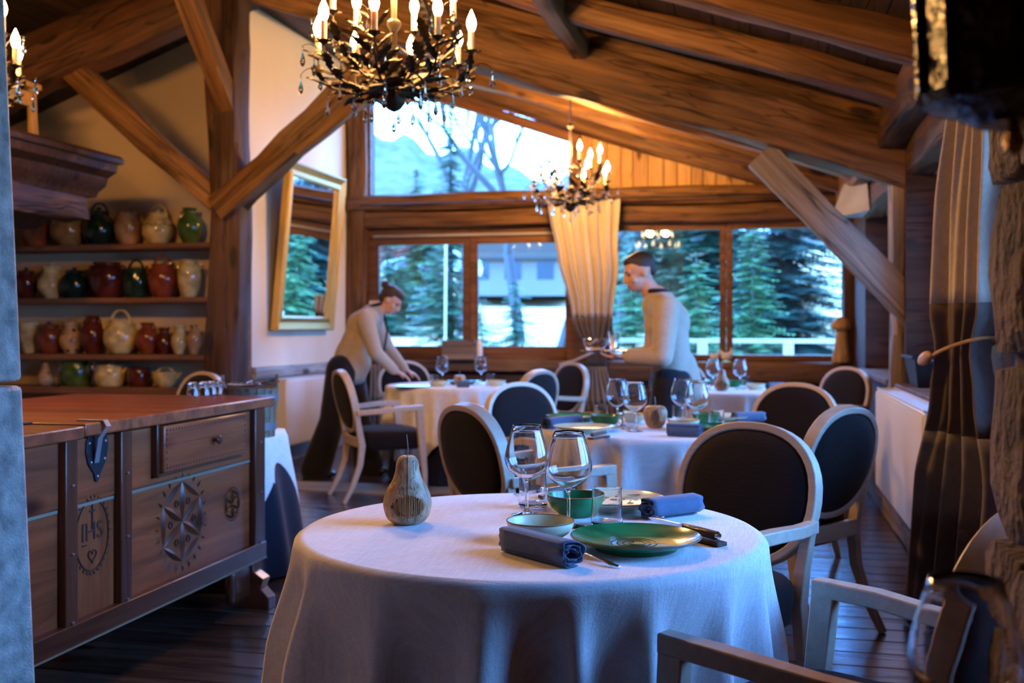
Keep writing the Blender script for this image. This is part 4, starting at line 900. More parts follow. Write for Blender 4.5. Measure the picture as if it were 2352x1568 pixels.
hw = lambda z: interp([(0, .32), (.6, .30), (.98, .18), (1.13, .14), (1.3, .19), (1.7, .18), (2.2, .12)], z)
cf = lambda z: (interp([(0, .73), (.9, .765), (2.2, .79)], z), interp([(0, 4.42), (1.13, 4.36), (1.6, 4.37), (2.2, 4.25)], z))
for a, b_, mt_, nm in bands: curtain(ctn, cf, hw, (-.42, .91, 0), (-.91, -.42, 0), .05, 4, a, mt_, b_, nm)
dirr = Vector((-.42, .91, 0)).normalized(); c0 = Vector((.77, 4.36, 1.14))-Vector(ctn.location); nn = Vector((-.91, -.42, 0))
MB().tube([c0+dirr*.165*math.cos(a)+nn*.085*math.sin(a)+Vector((0, 0, .05*math.cos(a)*-1)) for a in [2*PI*i/24 for i in range(24)]], .007, 6, closed=True).build('tieback_cord', 'board', ctn)
o = MB().ell((0, 0, 0), (.055, .016, .026), 14, 8).build('wooden_toggle', 'pearw', ctn, loc=c0+dirr*.12+nn*.08+Vector((0, 0, -.035))); o.rotation_euler = (0, .35, 1.9)
MB().tube([(.9-ctn.location.x, 3.8-4.36, 2.2), (.74-ctn.location.x+.03, 3.8-4.36, 2.2), (.77-ctn.location.x, 5.0-4.36, 2.2)], .01, 8).build('curtain_rod', 'iron', ctn)
bands2 = [(.02, .47, 'wool_t', 'bottom_band'), (.47, .84, 'wool_l', 'lower_band'), (.84, 1.32, 'wool_t', 'middle_band'), (1.32, 2.47, 'wool_c', 'upper_cloth')]
ct2 = thing('curtain', 'gathered cream and taupe banded curtain between the two far windows', 'curtain', (-1.62, 10.36, 0), group='banded wool curtains')
hw2 = lambda z: interp([(0, .24), (.5, .19), (.86, .10), (1.0, .10), (1.32, .20), (1.9, .30), (2.47, .36)], z)
cf2 = lambda z: (interp([(0, -1.45), (.86, -1.52), (1.32, -1.56), (2.47, -1.64)], z), 10.36)
for a, b_, mt_, nm in bands2: curtain(ct2, cf2, hw2, (1, 0, 0), (0, -1, 0), .035, 6.5, a, mt_, b_, nm, ph=1)
MB().tube([(-2.0+.1, .03, 2.475), (1.0, .03, 2.475)][0:0] or [(-2.35, .0, 2.48), (2.5, .0, 2.48)], .008, 8).build('curtain_rod', 'iron', ct2)
MB().tube([(-.26, -.02, .86), (-.1, -.1, .9), (.08, -.1, .98), (.3, -.02, 1.12)], .012, 6).build('tieback_cord', 'wool_c', ct2)
ct3 = thing('curtain', 'thin gathered cream curtain behind the waitress at the window corner', 'curtain', (-3.82, 10.44, 0), group='banded wool curtains')
for a, b_, mt_, nm in bands2: curtain(ct3, lambda z: (-3.80, 10.44), lambda z: interp([(0, .12), (.9, .08), (1.15, .05), (1.5, .1), (2.2, .12)], z), (1, 0, 0), (0, -1, 0), .02, 4, a, mt_, min(b_, 1.5), nm)
# ================================================================== TABLEWARE
ZT = .7635
def wineglass_mesh(h=.222, s=1.0, name='wine_glass'):
    out = [(.001, .0), (.034, .0), (.035, .0012), (.02, .004), (.008, .010), (.0042, .02), (.0038, .05), (.0045, .078), (.010, .088), (.028, .098), (.046, .113), (.0545, .134), (.0538, .152), (.048, .178), (.0395, .205), (.035, h)]
    inn = [(.034, h), (.0385, .205), (.047, .178), (.0528, .152), (.0534, .134), (.0448, .114), (.027, .100), (.010, .0915), (0, .0905)]
    def sm(p):
        r = [p[0]]
        for i in range(1, len(p)-2):
            a, b, c, d = p[i-1], p[i], p[i+1], p[i+2]
            for j in range(3):
                u = j/3; r.append(tuple(.5*((2*b[k])+(-a[k]+c[k])*u+(2*a[k]-5*b[k]+4*c[k]-d[k])*u*u+(-a[k]+3*b[k]-3*c[k]+d[k])*u**3) for k in (0, 1)))
        return r+[p[-2], p[-1]]
    pr = [(0, 0)]+sm(out)+sm(inn)
    return MB().lathe([(max(0, r*s), z*s) for r, z in pr], 48).mesh(name, 'glass', 80)
WG = wineglass_mesh(); WGL = None
TM = tumbler_mesh(.038, .0345, .088)
def single(name, me, loc, label, cat, group=None, rz=0):
    o = ob(name, me, loc=loc); o.rotation_euler = (0, 0, rz); o['label'] = label; o['category'] = cat
    if group: o['group'] = group
    return o
def wg(px, py, label): return single('wine_glass', WG, onz(px, py, ZT), label, 'glass', 'balloon wine glasses')
def tb(px, py, label): return single('tumbler', TM, onz(px, py, ZT), label, 'glass', 'water tumblers')
wg(1210, 1181, 'balloon wine glass on the front table, the one towards the chest')
wg(1306, 1208, 'balloon wine glass on the front table, just behind the green plate')
tb(1224, 1163, 'water tumbler partly behind a wine glass on the front table'); tb(1394, 1206, 'water tumbler standing against the back rim of the green plate')
wg(1418, 977, 'wine glass on the middle table, left one of the pair by the wooden apple'); wg(1458, 990, 'wine glass on the middle table just left of the wooden apple')
wg(1567, 975, 'wine glass on the middle table, first to the right of the wooden apple'); wg(1601, 986, 'wine glass on the middle table, second to the right of the wooden apple')
tb(1380, 972, 'tumbler near the gold-lit plate on the middle table'); tb(1447, 985, 'tumbler in front of the wooden apple pair of glasses'); tb(1646, 984, 'tumbler by the green bowl on the right side of the middle table'); tb(1562, 972, 'tumbler behind the right-hand glasses of the middle table')
wg(1638, 893, 'wine glass on the far right table, behind the wooden pear'); wg(1700, 893, 'wine glass on the far right table, right of the wooden pear')
tb(1622, 893, 'tumbler left of the pear on the far right table'); tb(1713, 891, 'tumbler right of the far wine glass on the far right table')
wg(1016, 882, 'wine glass on the far left table, nearer the waitress'); wg(1105, 880, 'wine glass on the far left table, farther from the waitress')
tb(997, 886, 'tumbler beside the tray on the far left table'); tb(1126, 884, 'tumbler by the right edge of the far left table')
single('wine_glass', WG, onz(135, 893, .735)*1.0, 'wine glass before the green casserole in the pottery alcove', 'glass', 'balloon wine glasses').location = (*ony(135, 880, YB-.27).xy, .72)
single('wine_glass', WG, (0, 0, 0), 'wine glass beside the straw-yellow teapot in the pottery alcove', 'glass', 'balloon wine glasses').location = (*ony(213, 880, YB-.27).xy, .72)
# plates and bowls
def plate_mesh(R, h, mat, name='plate'):
    pr = [(0, .004), (R*.58, .004), (R*.6, 0), (R*.64, 0), (R*.66, .006), (R*.9, h*.72), (R*.985, h*.92), (R, h), (R*.985, h+.003), (R*.9, h*.84), (R*.70, .014), (R*.62, .0105), (0, .010)]
    return MB().lathe(pr, 64).mesh(name, mat, 35)
def bowl_mesh(R, h, mat, name='bowl'):
    pr = [(0, .003), (R*.5, .003), (R*.52, 0), (R*.58, 0), (R*.62, .006), (R*.86, h*.42), (R*.97, h*.75), (R, h), (R*.985, h+.0025), (R*.955, h*.98), (R*.9, h*.7), (R*.76, h*.36), (R*.5, .012), (0, .010)]
    return MB().lathe(pr, 64).mesh(name, mat, 50)
GP, CPl, GB, CB = plate_mesh(.137, .026, 'g_green'), plate_mesh(.137, .026, 'g_cream'), bowl_mesh(.071, .05, 'g_green'), bowl_mesh(.074, .042, 'g_cream')
rimring = lambda R: MB().tube([(R*math.cos(2*PI*i/64), R*math.sin(2*PI*i/64), 0) for i in range(64)], .0016, 6, closed=True).mesh('brown_rim', 'p_rim')
RR = {.137: rimring(.1365), .071: rimring(.0705), .074: rimring(.0735)}
def dish(kind, px, py, label):
    me, R, h, cat = dict(gp=(GP, .137, .027, 'plate'), cp=(CPl, .137, .027, 'plate'), gb=(GB, .071, .0515, 'bowl'), cb=(CB, .074, .0435, 'bowl'))[kind]
    t = thing(cat, label, cat, onz(px, py, ZT), rnd.uniform(0, 6), 'green and cream glazed tableware'); ob('glazed_body', me, t); ob('rim', RR[R], t, loc=(0, 0, h)); return t
gpl = dish('gp', 1460, 1258, 'large green glazed plate with swirled centre at the front of the front table')
cpl = dish('cp', 1405, 1166, 'large cream plate with painted flowers and initials on the front table'); dish('gb', 1322, 1183, 'deep green bowl on the front table, between wine glass and tumbler'); dish('cb', 1241, 1240, 'shallow cream bowl behind the dark rolled napkin on the front table')
# swirl on the green plate, flowers and initials on the cream plate
m = MB(); pts = [((.012+.006*i/6)*math.cos(i*.5), (.012+.006*i/6)*math.sin(i*.5), .0105) for i in range(46)]; m.tube(pts, .0009, 5); m.build('swirl_line', 'ink', gpl)
cpl.rotation_euler = (0, 0, 0)
letters('RM', .026, 'ink', cpl, Matrix.Translation((.047, .092, .0215)) @ Matrix.Rotation(math.radians(24)+YAW, 4, 'Z') @ Matrix.Rotation(math.radians(-8), 4, 'X') @ Matrix(((1, .35, 0, 0), (0, 1, 0, 0), (0, 0, 1, 0), (0, 0, 0, 1))), 'painted_initials', .0006)
R = random.Random(4)
for k in range(12):
    a = R.uniform(0, 2*PI); r = R.uniform(.03, .08); m = MB(); c = Vector((r*math.cos(a), r*math.sin(a), .0118))
    for j in range(5): b = a+j*1.25; m.ell(c+Vector((.006*math.cos(b), .006*math.sin(b), 0)), (.0045, .003, .0008), 6, 4)
    m.build('painted_flower', 'flower' if k % 3 else 'p_rim', cpl)
dish('cp', 1342, 992, 'cream plate at the near left of the middle table'); dish('gp', 1318, 966, 'green plate with golden reflections at the far left of the middle table')
dish('gb', 1390, 978, 'green bowl behind the cream plate on the middle table'); dish('cb', 1452, 970, 'cream bowl behind the glasses left of the wooden apple')
dish('cb', 1570, 985, 'cream bowl behind the dark napkin on the middle table'); dish('gb', 1622, 974, 'green bowl on the right side of the middle table'); dish('gp', 1668, 991, 'green plate right of the dark napkin on the middle table'); dish('cp', 1668, 966, 'cream plate under the right-hand napkin of the middle table')
dish('gb', 1687, 888, 'green bowl behind the pear on the far right table'); dish('cb', 1735, 894, 'cream bowl right of the pear on the far right table'); dish('gp', 1655, 884, 'green plate at the back of the far right table')
dish('cb', 1008, 887, 'cream bowl beside the tumbler on the far left table'); dish('gp', 1062, 882, 'green plate behind the wooden block on the far left table'); dish('cb', 1140, 886, 'cream bowl at the right end of the far left table')
# rolled napkins
def napkin(pa, pb, hgt, label, z=ZT, open_end='b'):
    """rolled cloth lying from pa to pb (ends of its axis)"""
    pa = Vector(pa); pb = Vector(pb); Ln = (pb-pa).length; n = 90; turns = 2.35; vs_ = []; th = .0024; prof = []
    for i in range(n+1):
        a = turns*2*PI*i/n; r = .008+(hgt/2-.008)*i/n
        x = 1.35*r*math.copysign(abs(math.cos(a))**.8, math.cos(a)); zz = r*math.copysign(abs(math.sin(a))**.85, math.sin(a))*(1 if math.sin(a) > 0 else .92)
        prof.append((x, zz))
    prof.append((prof[-1][0]+.004, -hgt*.46)); prof.append((prof[-1][0]+.016, -hgt*.475)); prof.append((prof[-1][0]+.012, -hgt*.45)); n = len(prof)-1
    m = MB(); nx = 10
    def f(u, v):
        i = int(round(v*n)); x, zz = prof[i]; e = .0035*math.sin(i*.9)*(2*u-1)**8; w = 1+.02*math.sin(u*9+i*.3)
        return Vector((u*Ln+e, x*w, max(zz, -hgt*.48)+hgt*.49))
    m.grid(f, nx, n)
    o = m.build('rolled_napkin', 'denim', smooth=50); s = o.modifiers.new('thick', 'SOLIDIFY'); s.thickness = th; s.offset = 0
    d = pb-pa; o.location = (pa.x, pa.y, z); o.rotation_euler = (0, 0, math.atan2(d.y, d.x)); o['label'] = label; o['category'] = 'napkin'; o['group'] = 'blue rolled napkins'; return o
def nz(px, py): p = onz(px, py, ZT); return p
napkin(nz(1168, 1262), nz(1316, 1302), .05, 'dark blue rolled napkin at the front edge of the front table')
napkin(nz(1598, 1178), nz(1484, 1192), .05, 'brighter blue rolled napkin beside the horn-handled knife, front table')
napkin(nz(1535, 1000), nz(1610, 1003), .055, 'dark slate napkin roll at the near edge of the middle table')
napkin(nz(1328, 975), nz(1252, 985), .05, 'blue rolled napkin on the left side of the middle table')
napkin(nz(1752, 968), nz(1684, 970), .05, 'blue rolled napkin on the far right of the middle table')
napkin(nz(1800, 893), nz(1762, 894), .05, 'blue rolled napkin on the far right table by the chair')
napkin(nz(1050, 889), nz(1078, 889), .05, 'dark rolled napkin in front of the wooden block, far left table')
# fork peeping from a napkin, spoon handle, knives with rests
p0, p1 = nz(1340, 1284), nz(1440, 1308); d = (p1-p0).normalized(); t = thing('fork', 'silver fork handle sticking out of the dark napkin, front table', 'fork', p0-d*.05, math.atan2(d.y, d.x))
MB().sweep([(0, 0, .004), (.06, 0, .012), (.11, 0, .007), (.13, 0, .0035), (.15, 0, .003)], [.006, .005, .012, .016, .008], [.003, .003, .003, .0025, .002], (0, 1, 0)).build('handle', 'steel', t, bevel=.0012)
p0, p1 = nz(1498, 1190), nz(1446, 1170); d = (p1-p0).normalized(); t = thing('fork', 'fork tines peeping from under the brighter blue napkin, front table', 'fork', p0, math.atan2(d.y, d.x))
for k in range(4): MB().sweep([(0, (k-1.5)*.0055, .012), (.03, (k-1.5)*.0055, .010), (.052, (k-1.5)*.0055, .016)], .0022, .002, (0, 1, 0)).build('tine', 'steel', t)
MB().bx(-.05, .002, -.008, .008, .010, .0125).build('neck', 'steel', t, bevel=.001)
def knife(px0, py0, px1, py1, label, rl):
    """px0: blade tip, px1: handle end"""
    a, b_ = nz(px0, py0), nz(px1, py1); d = (a-b_).normalized(); t = thing('table_knife', label, 'knife', (b_.x, b_.y, ZT+.012), math.atan2(d.y, d.x), 'horn-handled knives')
    m = MB().prism([(0, -.008), (.02, -.010), (.06, -.0095), (.1, -.0075), (.11, -.007), (.11, .008), (.06, .009), (.0, .010)], .0, Matrix.Identity(4)) if 0 else MB()
    m.sweep([(0, 0, .008), (.03, 0, .009), (.07, 0, .010), (.108, 0, .0105)], [.016, .018, .017, .014], [.017, .016, .015, .014], (0, 1, 0)); m.build('handle', 'horn', t, bevel=.003)
    MB().lathe([(0, -.002), (.007, -.001), (.0085, .004)], 12, mat=Matrix.Rotation(PI/2, 4, 'Y'), c=(-.004, 0, .008)).build('butt_cap', 'steel', t)
    MB().sweep([(.105, 0, .0105), (.118, 0, .0105)], .013, .014, (0, 1, 0)).build('bolster', 'steel', t, bevel=.001)
    bl = [(.115, -.007), (.2, -.0075), (.215, -.005), (.228, .003), (.2, .006), (.115, .006)]
    MB().prism([(x, y_) for x, y_ in bl], .0016, Matrix(((1, 0, 0, 0), (0, .45, -.9, .0), (0, .9, .45, .0105), (0, 0, 0, 1)))).build('blade', 'steel', t)
    q = b_+d*.03; r = thing('knife_rest', rl, 'knife rest', (q.x, q.y, ZT), math.atan2(d.y, d.x), 'wooden knife rests')
    MB().bx(-.045, .09, -.014, .014, 0, .009).build('rest_block', 'horn', r, bevel=.0015)
knife(1462, 1206, 1648, 1252, 'horn-handled steak knife on a wooden rest right of the green plate', 'small dark wooden rest under the knife by the green plate')
knife(1225, 1150, 1318, 1136, 'steak knife behind the tumbler at the back of the front table', 'wooden rest under the knife at the back of the front table')
knife(1462, 993, 1360, 1009, 'steak knife in front of the cream plate on the middle table', 'wooden rest under the knife on the middle table')
knife(1345, 958, 1285, 957, 'knife with brown handle at the far left of the middle table', 'wooden rest at the far left of the middle table')
# wooden fruits
def fruit(kind, px, py, label, s=1.0):
    pr = dict(pear=[(0, .002), (.03, 0), (.048, .012), (.0565, .035), (.057, .055), (.049, .08), (.036, .102), (.029, .125), (.027, .142), (.02, .156), (.010, .160), (.003, .156), (0, .155)],
              apple=[(0, .006), (.02, 0), (.035, .004), (.048, .025), (.055, .055), (.054, .078), (.043, .095), (.025, .1), (.01, .092), (0, .086)])[kind]
    sp_ = []; n = len(pr)
    for i in range(n-1):
        a, b, c, d = pr[max(0, i-1)], pr[i], pr[i+1], pr[min(n-1, i+2)]
        for j in range(7):
            u = j/7; sp_.append(tuple(.5*((2*b[k])+(-a[k]+c[k])*u+(2*a[k]-5*b[k]+4*c[k]-d[k])*u*u+(-a[k]+3*b[k]-3*c[k]+d[k])*u**3) for k in (0, 1)))
    sp_ = [(max(0, r)*s, z*s) for r, z in sp_+[pr[-1]]]
    p = onz(px, py, ZT); t = thing('wooden_'+kind, label, 'ornament', p, rnd.uniform(-.3, .3))
    m = MB().lathe(sp_, 120)
    # shallow worn hollow on the side facing the room: vertices inside a window are pushed in and roughened
    R = random.Random(9); v2 = []; dirc = -ray(px+ (8 if kind == 'pear' else 45)).normalized(); a0 = math.atan2(dirc.y, dirc.x)-t.rotation_euler[2]
    zc_, hh = (.045*s, .028*s) if kind == 'pear' else (.05*s, .035*s); aw = .75 if kind == 'pear' else .35
    for x, y_, z in m.v:
        r = math.hypot(x, y_); a = math.atan2(y_, x); da = (a-a0+PI) % (2*PI)-PI; q = (da/aw)**2+((z-zc_)/hh)**2
        if q < 1 and r > .01: k = 1-(.11+.035*math.sin(a*60+z*20)+.02*R.random())*min(1, (1-q)*3); x *= k; y_ *= k
        v2.append((x, y_, z))
    m.v = v2; b = m.mesh('body', 'pearv', 35); b.materials.append(M['chisel']); o = ob('body', b, t)
    for pl_ in b.polygons:
        c = pl_.center; da = (math.atan2(c.y, c.x)-a0+PI) % (2*PI)-PI
        if (da/aw)**2+((c.z-zc_)/hh)**2 < .93 and pl_.area < .001: pl_.material_index = 1
    
    top = sp_[-1][1]; MB().tube([(0, 0, top-.003), (.001, 0, top+.025), (-.002*s, 0, top+.055)], .0013, 6).build('stem', 'zinc', t)
    if kind == 'pear' and s == 1: MB().tube([(math.cos(a0)*(r+.0004), math.sin(a0)*(r+.0004), z) for r, z in sp_[14:-8]], .0007, 5).build('drying_crack', 'groove', t)
    return t
fruit('pear', 936, 1200, 'turned wooden pear with wire stem on the front table')
fruit('apple', 1505, 981, 'turned wooden apple on the middle table'); fruit('pear', 1658, 897, 'two-tone wooden pear on the far right table', .97)
fruit('apple', 1056, 886, 'turned wooden block-like fruit on the far left table', .85)
# tray on the far left table
t = thing('serving_tray', 'flat dark tray with bright rim under the hand of the waitress', 'tray', onz(945, 889, ZT), YAW)
MB().lathe([(0, .0), (.09, 0), (.13, .008), (.132, .012), (.12, .007), (0, .004)], 40, sx=1.1, sy=.8).build('tray_plate', 'steel', t)
# ================================================================== SMALL THINGS ON THE SILLS
t = thing('carved_mushroom', 'tall carved wooden mushroom on the far window sill', 'ornament', (*ony(1933, 828, YF-.13).xy, .897))
MB().lathe([(0, 0), (.085, 0), (.088, .05), (.07, .11), (.058, .22), (.05, .31), (0, .315)], 20).build('stalk', 'mush', t, smooth=60)
MB().lathe([(0, .30), (.08, .298), (.098, .315), (.097, .345), (.082, .385), (.05, .418), (0, .43)], 24).build('cap', 'mush', t, smooth=60)
for px, s, lb in ((1641, .8, 'small white china hen on the far sill, left of the pair'), (1669, 1.0, 'larger white china hen on the far sill, tail raised')):
    t = thing('china_hen', lb, 'ornament', (*ony(px, 828, YF-.13).xy, .897), YAW); t.scale = (s, s, s)
    MB().ell((0, 0, .045), (.055, .035, .042), 16, 10).tube([(.02, 0, .05), (.045, 0, .085), (.05, 0, .105)], [.028, .018, .014], 10).tube([(-.02, 0, .05), (-.05, 0, .085), (-.06, 0, .105)], [.03, .018, .006], 8).ell((.058, 0, .105), (.012, .006, .006), 8, 6).ell((.045, 0, .122), (.012, .004, .008), 8, 6).lathe([(0, 0), (.028, 0), (.03, .01), (.02, .02), (0, .02)], 14).build('body', 'white_c', t, smooth=70)
t = thing('wooden_box', 'weathered wooden box on the sill between the far left windows', 'box', (*ony(1056, 822, YF-.2).xy, .90))
for k in range(3): MB().bx(-.17, .17, -.07, .07, .0+k*.065, .062+k*.065).build('plank', 'beam_grey', t, bevel=.003)
t = thing('white_bottle', 'white bottle standing beside the wooden box on the far sill', 'bottle', (*ony(1101, 820, YF-.18).xy, .90)); MB().lathe([(0, 0), (.032, 0), (.034, .02), (.034, .14), (.026, .17), (.014, .19), (.014, .21), (0, .21)], 20).build('body', 'white_c', t)
t = thing('planter', 'dark metal planter on the right-hand window sill', 'planter', (.98, 6.62, .882))
MB().add([(x*s, y_*s2, z) for z, s, s2 in ((0, .75, .75), (.17, 1, 1)) for x, y_ in ((-.1, -.22), (.1, -.22), (.1, .22), (-.1, .22))], [(0, 1, 2, 3), (0, 1, 5, 4), (1, 2, 6, 5), (2, 3, 7, 6), (3, 0, 4, 7)]).build('body', 'iron', t, bevel=.004)
MB().sweep([(-.105, -.225, .172), (.105, -.225, .172), (.105, .225, .172), (-.105, .225, .172)], .016, .022, (0, 0, 1), closed=True).build('rim', 'iron', t, bevel=.003); MB().bx(-.09, .09, -.2, .2, .12, .15).build('soil', 'mason', t)
# ================================================================== NEAR RIGHT: lantern on the pier, little side table with a glass
t = thing('wall_lantern', 'big dark glossy faceted lantern cropped at the top right beside the stone pier', 'lantern', (.237, 1.085, 1.42), .3)
MB().lathe([(.0, .0), (.035, .0), (.055, .012), (.082, .02), (.086, .03), (.078, .034), (.086, .2), (.094, .42), (.09, .43), (.05, .5), (.02, .53), (0, .53)], 9).build('lantern_body', 'lantern', t, smooth=25)
for k in range(9):
    a = 2*PI*k/9; MB().tube([(.080*math.cos(a), .080*math.sin(a), .03), (.0875*math.cos(a), .0875*math.sin(a), .2), (.095*math.cos(a), .095*math.sin(a), .42)], .006, 6).build('rib', 'lantern', t)
MB().lathe([(0, -.03), (.008, -.024), (.01, -.014), (.005, 0), (0, 0)], 10).build('finial', 'gold', t)
MB().tube([(0, 0, .53), (0, 0, .60), (.06, .02, .64), (.10, .03, .62)], .008, 8).build('bracket', 'iron', t)
t = thing('pedestal_stand', 'small round wooden stand just below the view beside the stone pier', 'table', (.178, 1.11, 0))
MB().lathe([(0, 0), (.13, 0), (.13, .02), (.03, .04), (.022, .3), (.022, .7), (.04, .73), (0, .73)], 20).build('pedestal', 'chest_frame', t); MB().lathe([(0, .73), (.148, .73), (.15, .74), (.148, .755), (0, .755)], 36).build('tabletop', 'chest_frame', t)
single('wine_glass', WG, (.205, 1.14, .7565), 'blurred wine glass cropped at the bottom right before the stone pier', 'glass', 'balloon wine glasses')
# ================================================================== PEOPLE
def capsule(m, a, ra, b_, rb, seg=18, flat=1.0, side=None):
    a = Vector(a); b_ = Vector(b_); ax = (b_-a); Ln = ax.length; q = ax.to_track_quat('Z', 'X').to_matrix().to_4x4()
    if side is not None:      # flatten across `side`
        z = ax.normalized(); x = Vector(side).cross(z).normalized(); y = z.cross(x); q = Matrix(((x.x, y.x, z.x, 0), (x.y, y.y, z.y, 0), (x.z, y.z, z.z, 0), (0, 0, 0, 1)))
    pr = [(ra*math.cos(t), ra*math.sin(t)) for t in [-PI/2+PI/2*i/5 for i in range(6)]]+[(rb*math.cos(t), Ln+rb*math.sin(t)) for t in [PI/2*i/5 for i in range(6)]]
    m.lathe([(max(0, r), z) for r, z in pr], seg, a, q @ Matrix.Diagonal((1, flat, 1, 1)))
def fuse(m, name, mat, parent, vox=.009, smooth=6, loc=None):
    me = m.mesh('tmp', mat, 0); tmp = bpy.data.objects.new('tmp', me); COL.objects.link(tmp)
    r = tmp.modifiers.new('r', 'REMESH'); r.mode = 'VOXEL'; r.voxel_size = vox; r.use_smooth_shade = True
    s = tmp.modifiers.new('s', 'SMOOTH'); s.iterations = smooth; s.factor = .5
    dg = bpy.context.evaluated_depsgraph_get(); out = bpy.data.meshes.new_from_object(tmp.evaluated_get(dg)); bpy.data.objects.remove(tmp)
    out.polygons.foreach_set('use_smooth', [True]*len(out.polygons)); out.materials.clear(); out.materials.append(M[mat] if isinstance(mat, str) else mat)
    return ob(name, out, parent)
def head(m, c, fwd, up, s=1.0):
    """skull, jaw, nose, ears, brow, lips; returns frame matrix (x: left ear side, y: face, z: crown)"""
    z = Vector(up).normalized(); y = Vector(fwd); y = (y-z*y.dot(z)).normalized(); x = y.cross(z)
    T = Matrix(((x.x, y.x, z.x, c[0]), (x.y, y.y, z.y, c[1]), (x.z, y.z, z.z, c[2]), (0, 0, 0, 1))) @ Matrix.Scale(s, 4)
    def e(p, r, rot=None):
        q = T @ Matrix.Translation(p); q = q @ rot if rot is not None else q
        mm = MB().ell((0, 0, 0), r, 18, 12); m.add([q @ Vector(v) for v in mm.v], mm.f)
    e((0, -.012, .028), (.074, .094, .085)); e((0, .03, -.035), (.056, .062, .07)); e((0, .058, -.078), (.026, .026, .022)); e((0, .074, .022), (.05, .018, .014))
    e((0, .094, -.012), (.0105, .014, .026)); e((0, .103, -.028), (.014, .014, .011)); e((0, .082, -.052), (.024, .011, .0075)); e((0, .080, -.064), (.021, .011, .0075))
    for sx in (-1, 1): e((sx*.074, -.008, -.012), (.008, .018, .028)); e((sx*.046, .06, -.03), (.022, .02, .02))
    return T
def hand(m, wrist, d, pn, s=1.0, curl=.35, side=1):
    """palm and five fingers; d along the hand, pn palm normal"""
    d = Vector(d).normalized(); pn = Vector(pn); pn = (pn-d*pn.dot(d)).normalized(); x = d.cross(pn)*side; w = Vector(wrist)
    for k in range(4):
        off = (k-1.5)*.019*s; capsule(m, w+d*.01*s+x*off*.6, .015*s, w+d*.085*s+x*off, .0115*s, 10)
        ln = [.068, .076, .072, .056][k]*s; p = w+d*.088*s+x*off; a = .15+curl*.4
        for j, f in enumerate((.45, .32, .23)):
            dd = d*math.cos(a)+pn*math.sin(a); q = p+dd*ln*f; capsule(m, p, (.0092-.0008*j)*s, q, (.0085-.0009*j)*s, 10); p = q; a += curl
    p = w+d*.025*s-x*.022*s; dd = (d*.7-x*.75+pn*.35).normalized(); q = p+dd*.045*s; capsule(m, p, .012*s, q, .010*s, 10); q2 = q+(d*.85-x*.25+pn*.4).normalized()*.034*s; capsule(m, q, .0098*s, q2, .008*s, 10)
FX, RX, ZX = Fv, Rv, Vector((0, 0, 1))
def mk_person(lab, d0, loc):
    t = thing('person', lab, 'person', loc); return t
# --- waitress leaning over the far left table
def W(lat, z, dd=0): return Rv*(lat+1.36)+Fv*dd+ZX*z       # local frame: origin on the floor below her hips
wt = thing('person', 'waitress in oatmeal jacket with hair in a bun, leaning over the far left table', 'person', L(-1.36, 8.82))
fwd = Rv; hipc = W(-1.37, .90); chest = W(-1.23, 1.24); neckb = W(-1.135, 1.365); hc = W(-1.005, 1.445)
b = MB()
capsule(b, neckb-Vector((0, 0, .03)), .052, hc+Vector((0, 0, -.04))-Rv*.03, .047)
hup = (ZX*.80+Rv*.60+Fv*.0).normalized(); hf = (Rv*.80-ZX*.60-Fv*.12)
HT = head(b, hc, hf, hup, 1.0)
capsule(b, hipc, .11, chest, .12); capsule(b, chest, .12, neckb, .06)
armsW = []
for s, sh, el, wr_ in ((-1, W(-1.19, 1.29, -.17), W(-1.10, 1.02, -.23), W(-.955, .87, -.12)), (1, W(-1.17, 1.29, .17), W(-1.05, 1.04, .24), W(-.90, .87, .14))):
    capsule(b, chest+Fv*.05*s, .06, sh, .05); capsule(b, sh, .045, el, .035); capsule(b, el, .035, wr_, .024)
    hd_ = (Rv*.85-ZX*.42+Fv*.1).normalized(); capsule(b, wr_, .024, wr_+hd_*.02, .022); hand(b, wr_+hd_*.012, hd_, Vector((0, 0, -1))-Rv*.2, .93, .28, s); armsW.append((sh, el, wr_))
legs = []
for s, hp_, kn, an in ((-1, W(-1.40, .86, -.08), W(-1.47, .46, -.10), W(-1.60, .07, -.12)), (1, W(-1.36, .86, .08), W(-1.28, .46, .09), W(-1.20, .07, .08))):
    capsule(b, hp_, .085, kn, .055); capsule(b, kn, .055, an, .035); legs.append((hp_, kn, an))
fuse(b, 'body', 'skin', wt, .0075, 5)
j = MB(); capsule(j, W(-1.385, .86), .128, W(-1.34, 1.02), .122, 24, .95, Rv); capsule(j, W(-1.34, 1.02), .122, chest, .138, 24, .88, Rv); capsule(j, chest, .15, W(-1.165, 1.31), .115, 24, .9, Rv); capsule(j, W(-1.165, 1.30, -.11), .085, W(-1.165, 1.30, .11), .085)
capsule(j, W(-1.33, .86, -.04), .11, W(-1.25, 1.08, -.03), .11)
capsule(j, W(-1.29, .83, 0), .085, W(-1.26, .93, 0), .10)
for sh, el, wr_ in armsW: capsule(j, sh, .078, el, .058); capsule(j, el, .058, wr_-(wr_-el).normalized()*.015, .043)
fuse(j, 'jacket', 'jacket', wt, .011, 6)
k_ = MB(); k_.tube([neckb+Vector((.062*math.cos(a), .062*math.sin(a), .035+.02*math.cos(a))) for a in [2*PI*i/24 for i in range(24)]], .014, 8, closed=True); k_.tube([neckb+Rv*.06+Vector((0, 0, .01)), W(-1.03, 1.2), W(-1.06, 1.02)], [.014, .010, .008], 8); k_.build('collar', 'black', wt)
tr_ = MB()
for hp_, kn, an in legs: capsule(tr_, hp_+ZX*.02, .125, kn, .105); capsule(tr_, kn, .105, an+ZX*.0, .125)
capsule(tr_, W(-1.38, .86, -.06), .13, W(-1.38, .86, .06), .13); fuse(tr_, 'trousers', 'black', wt, .012, 5)
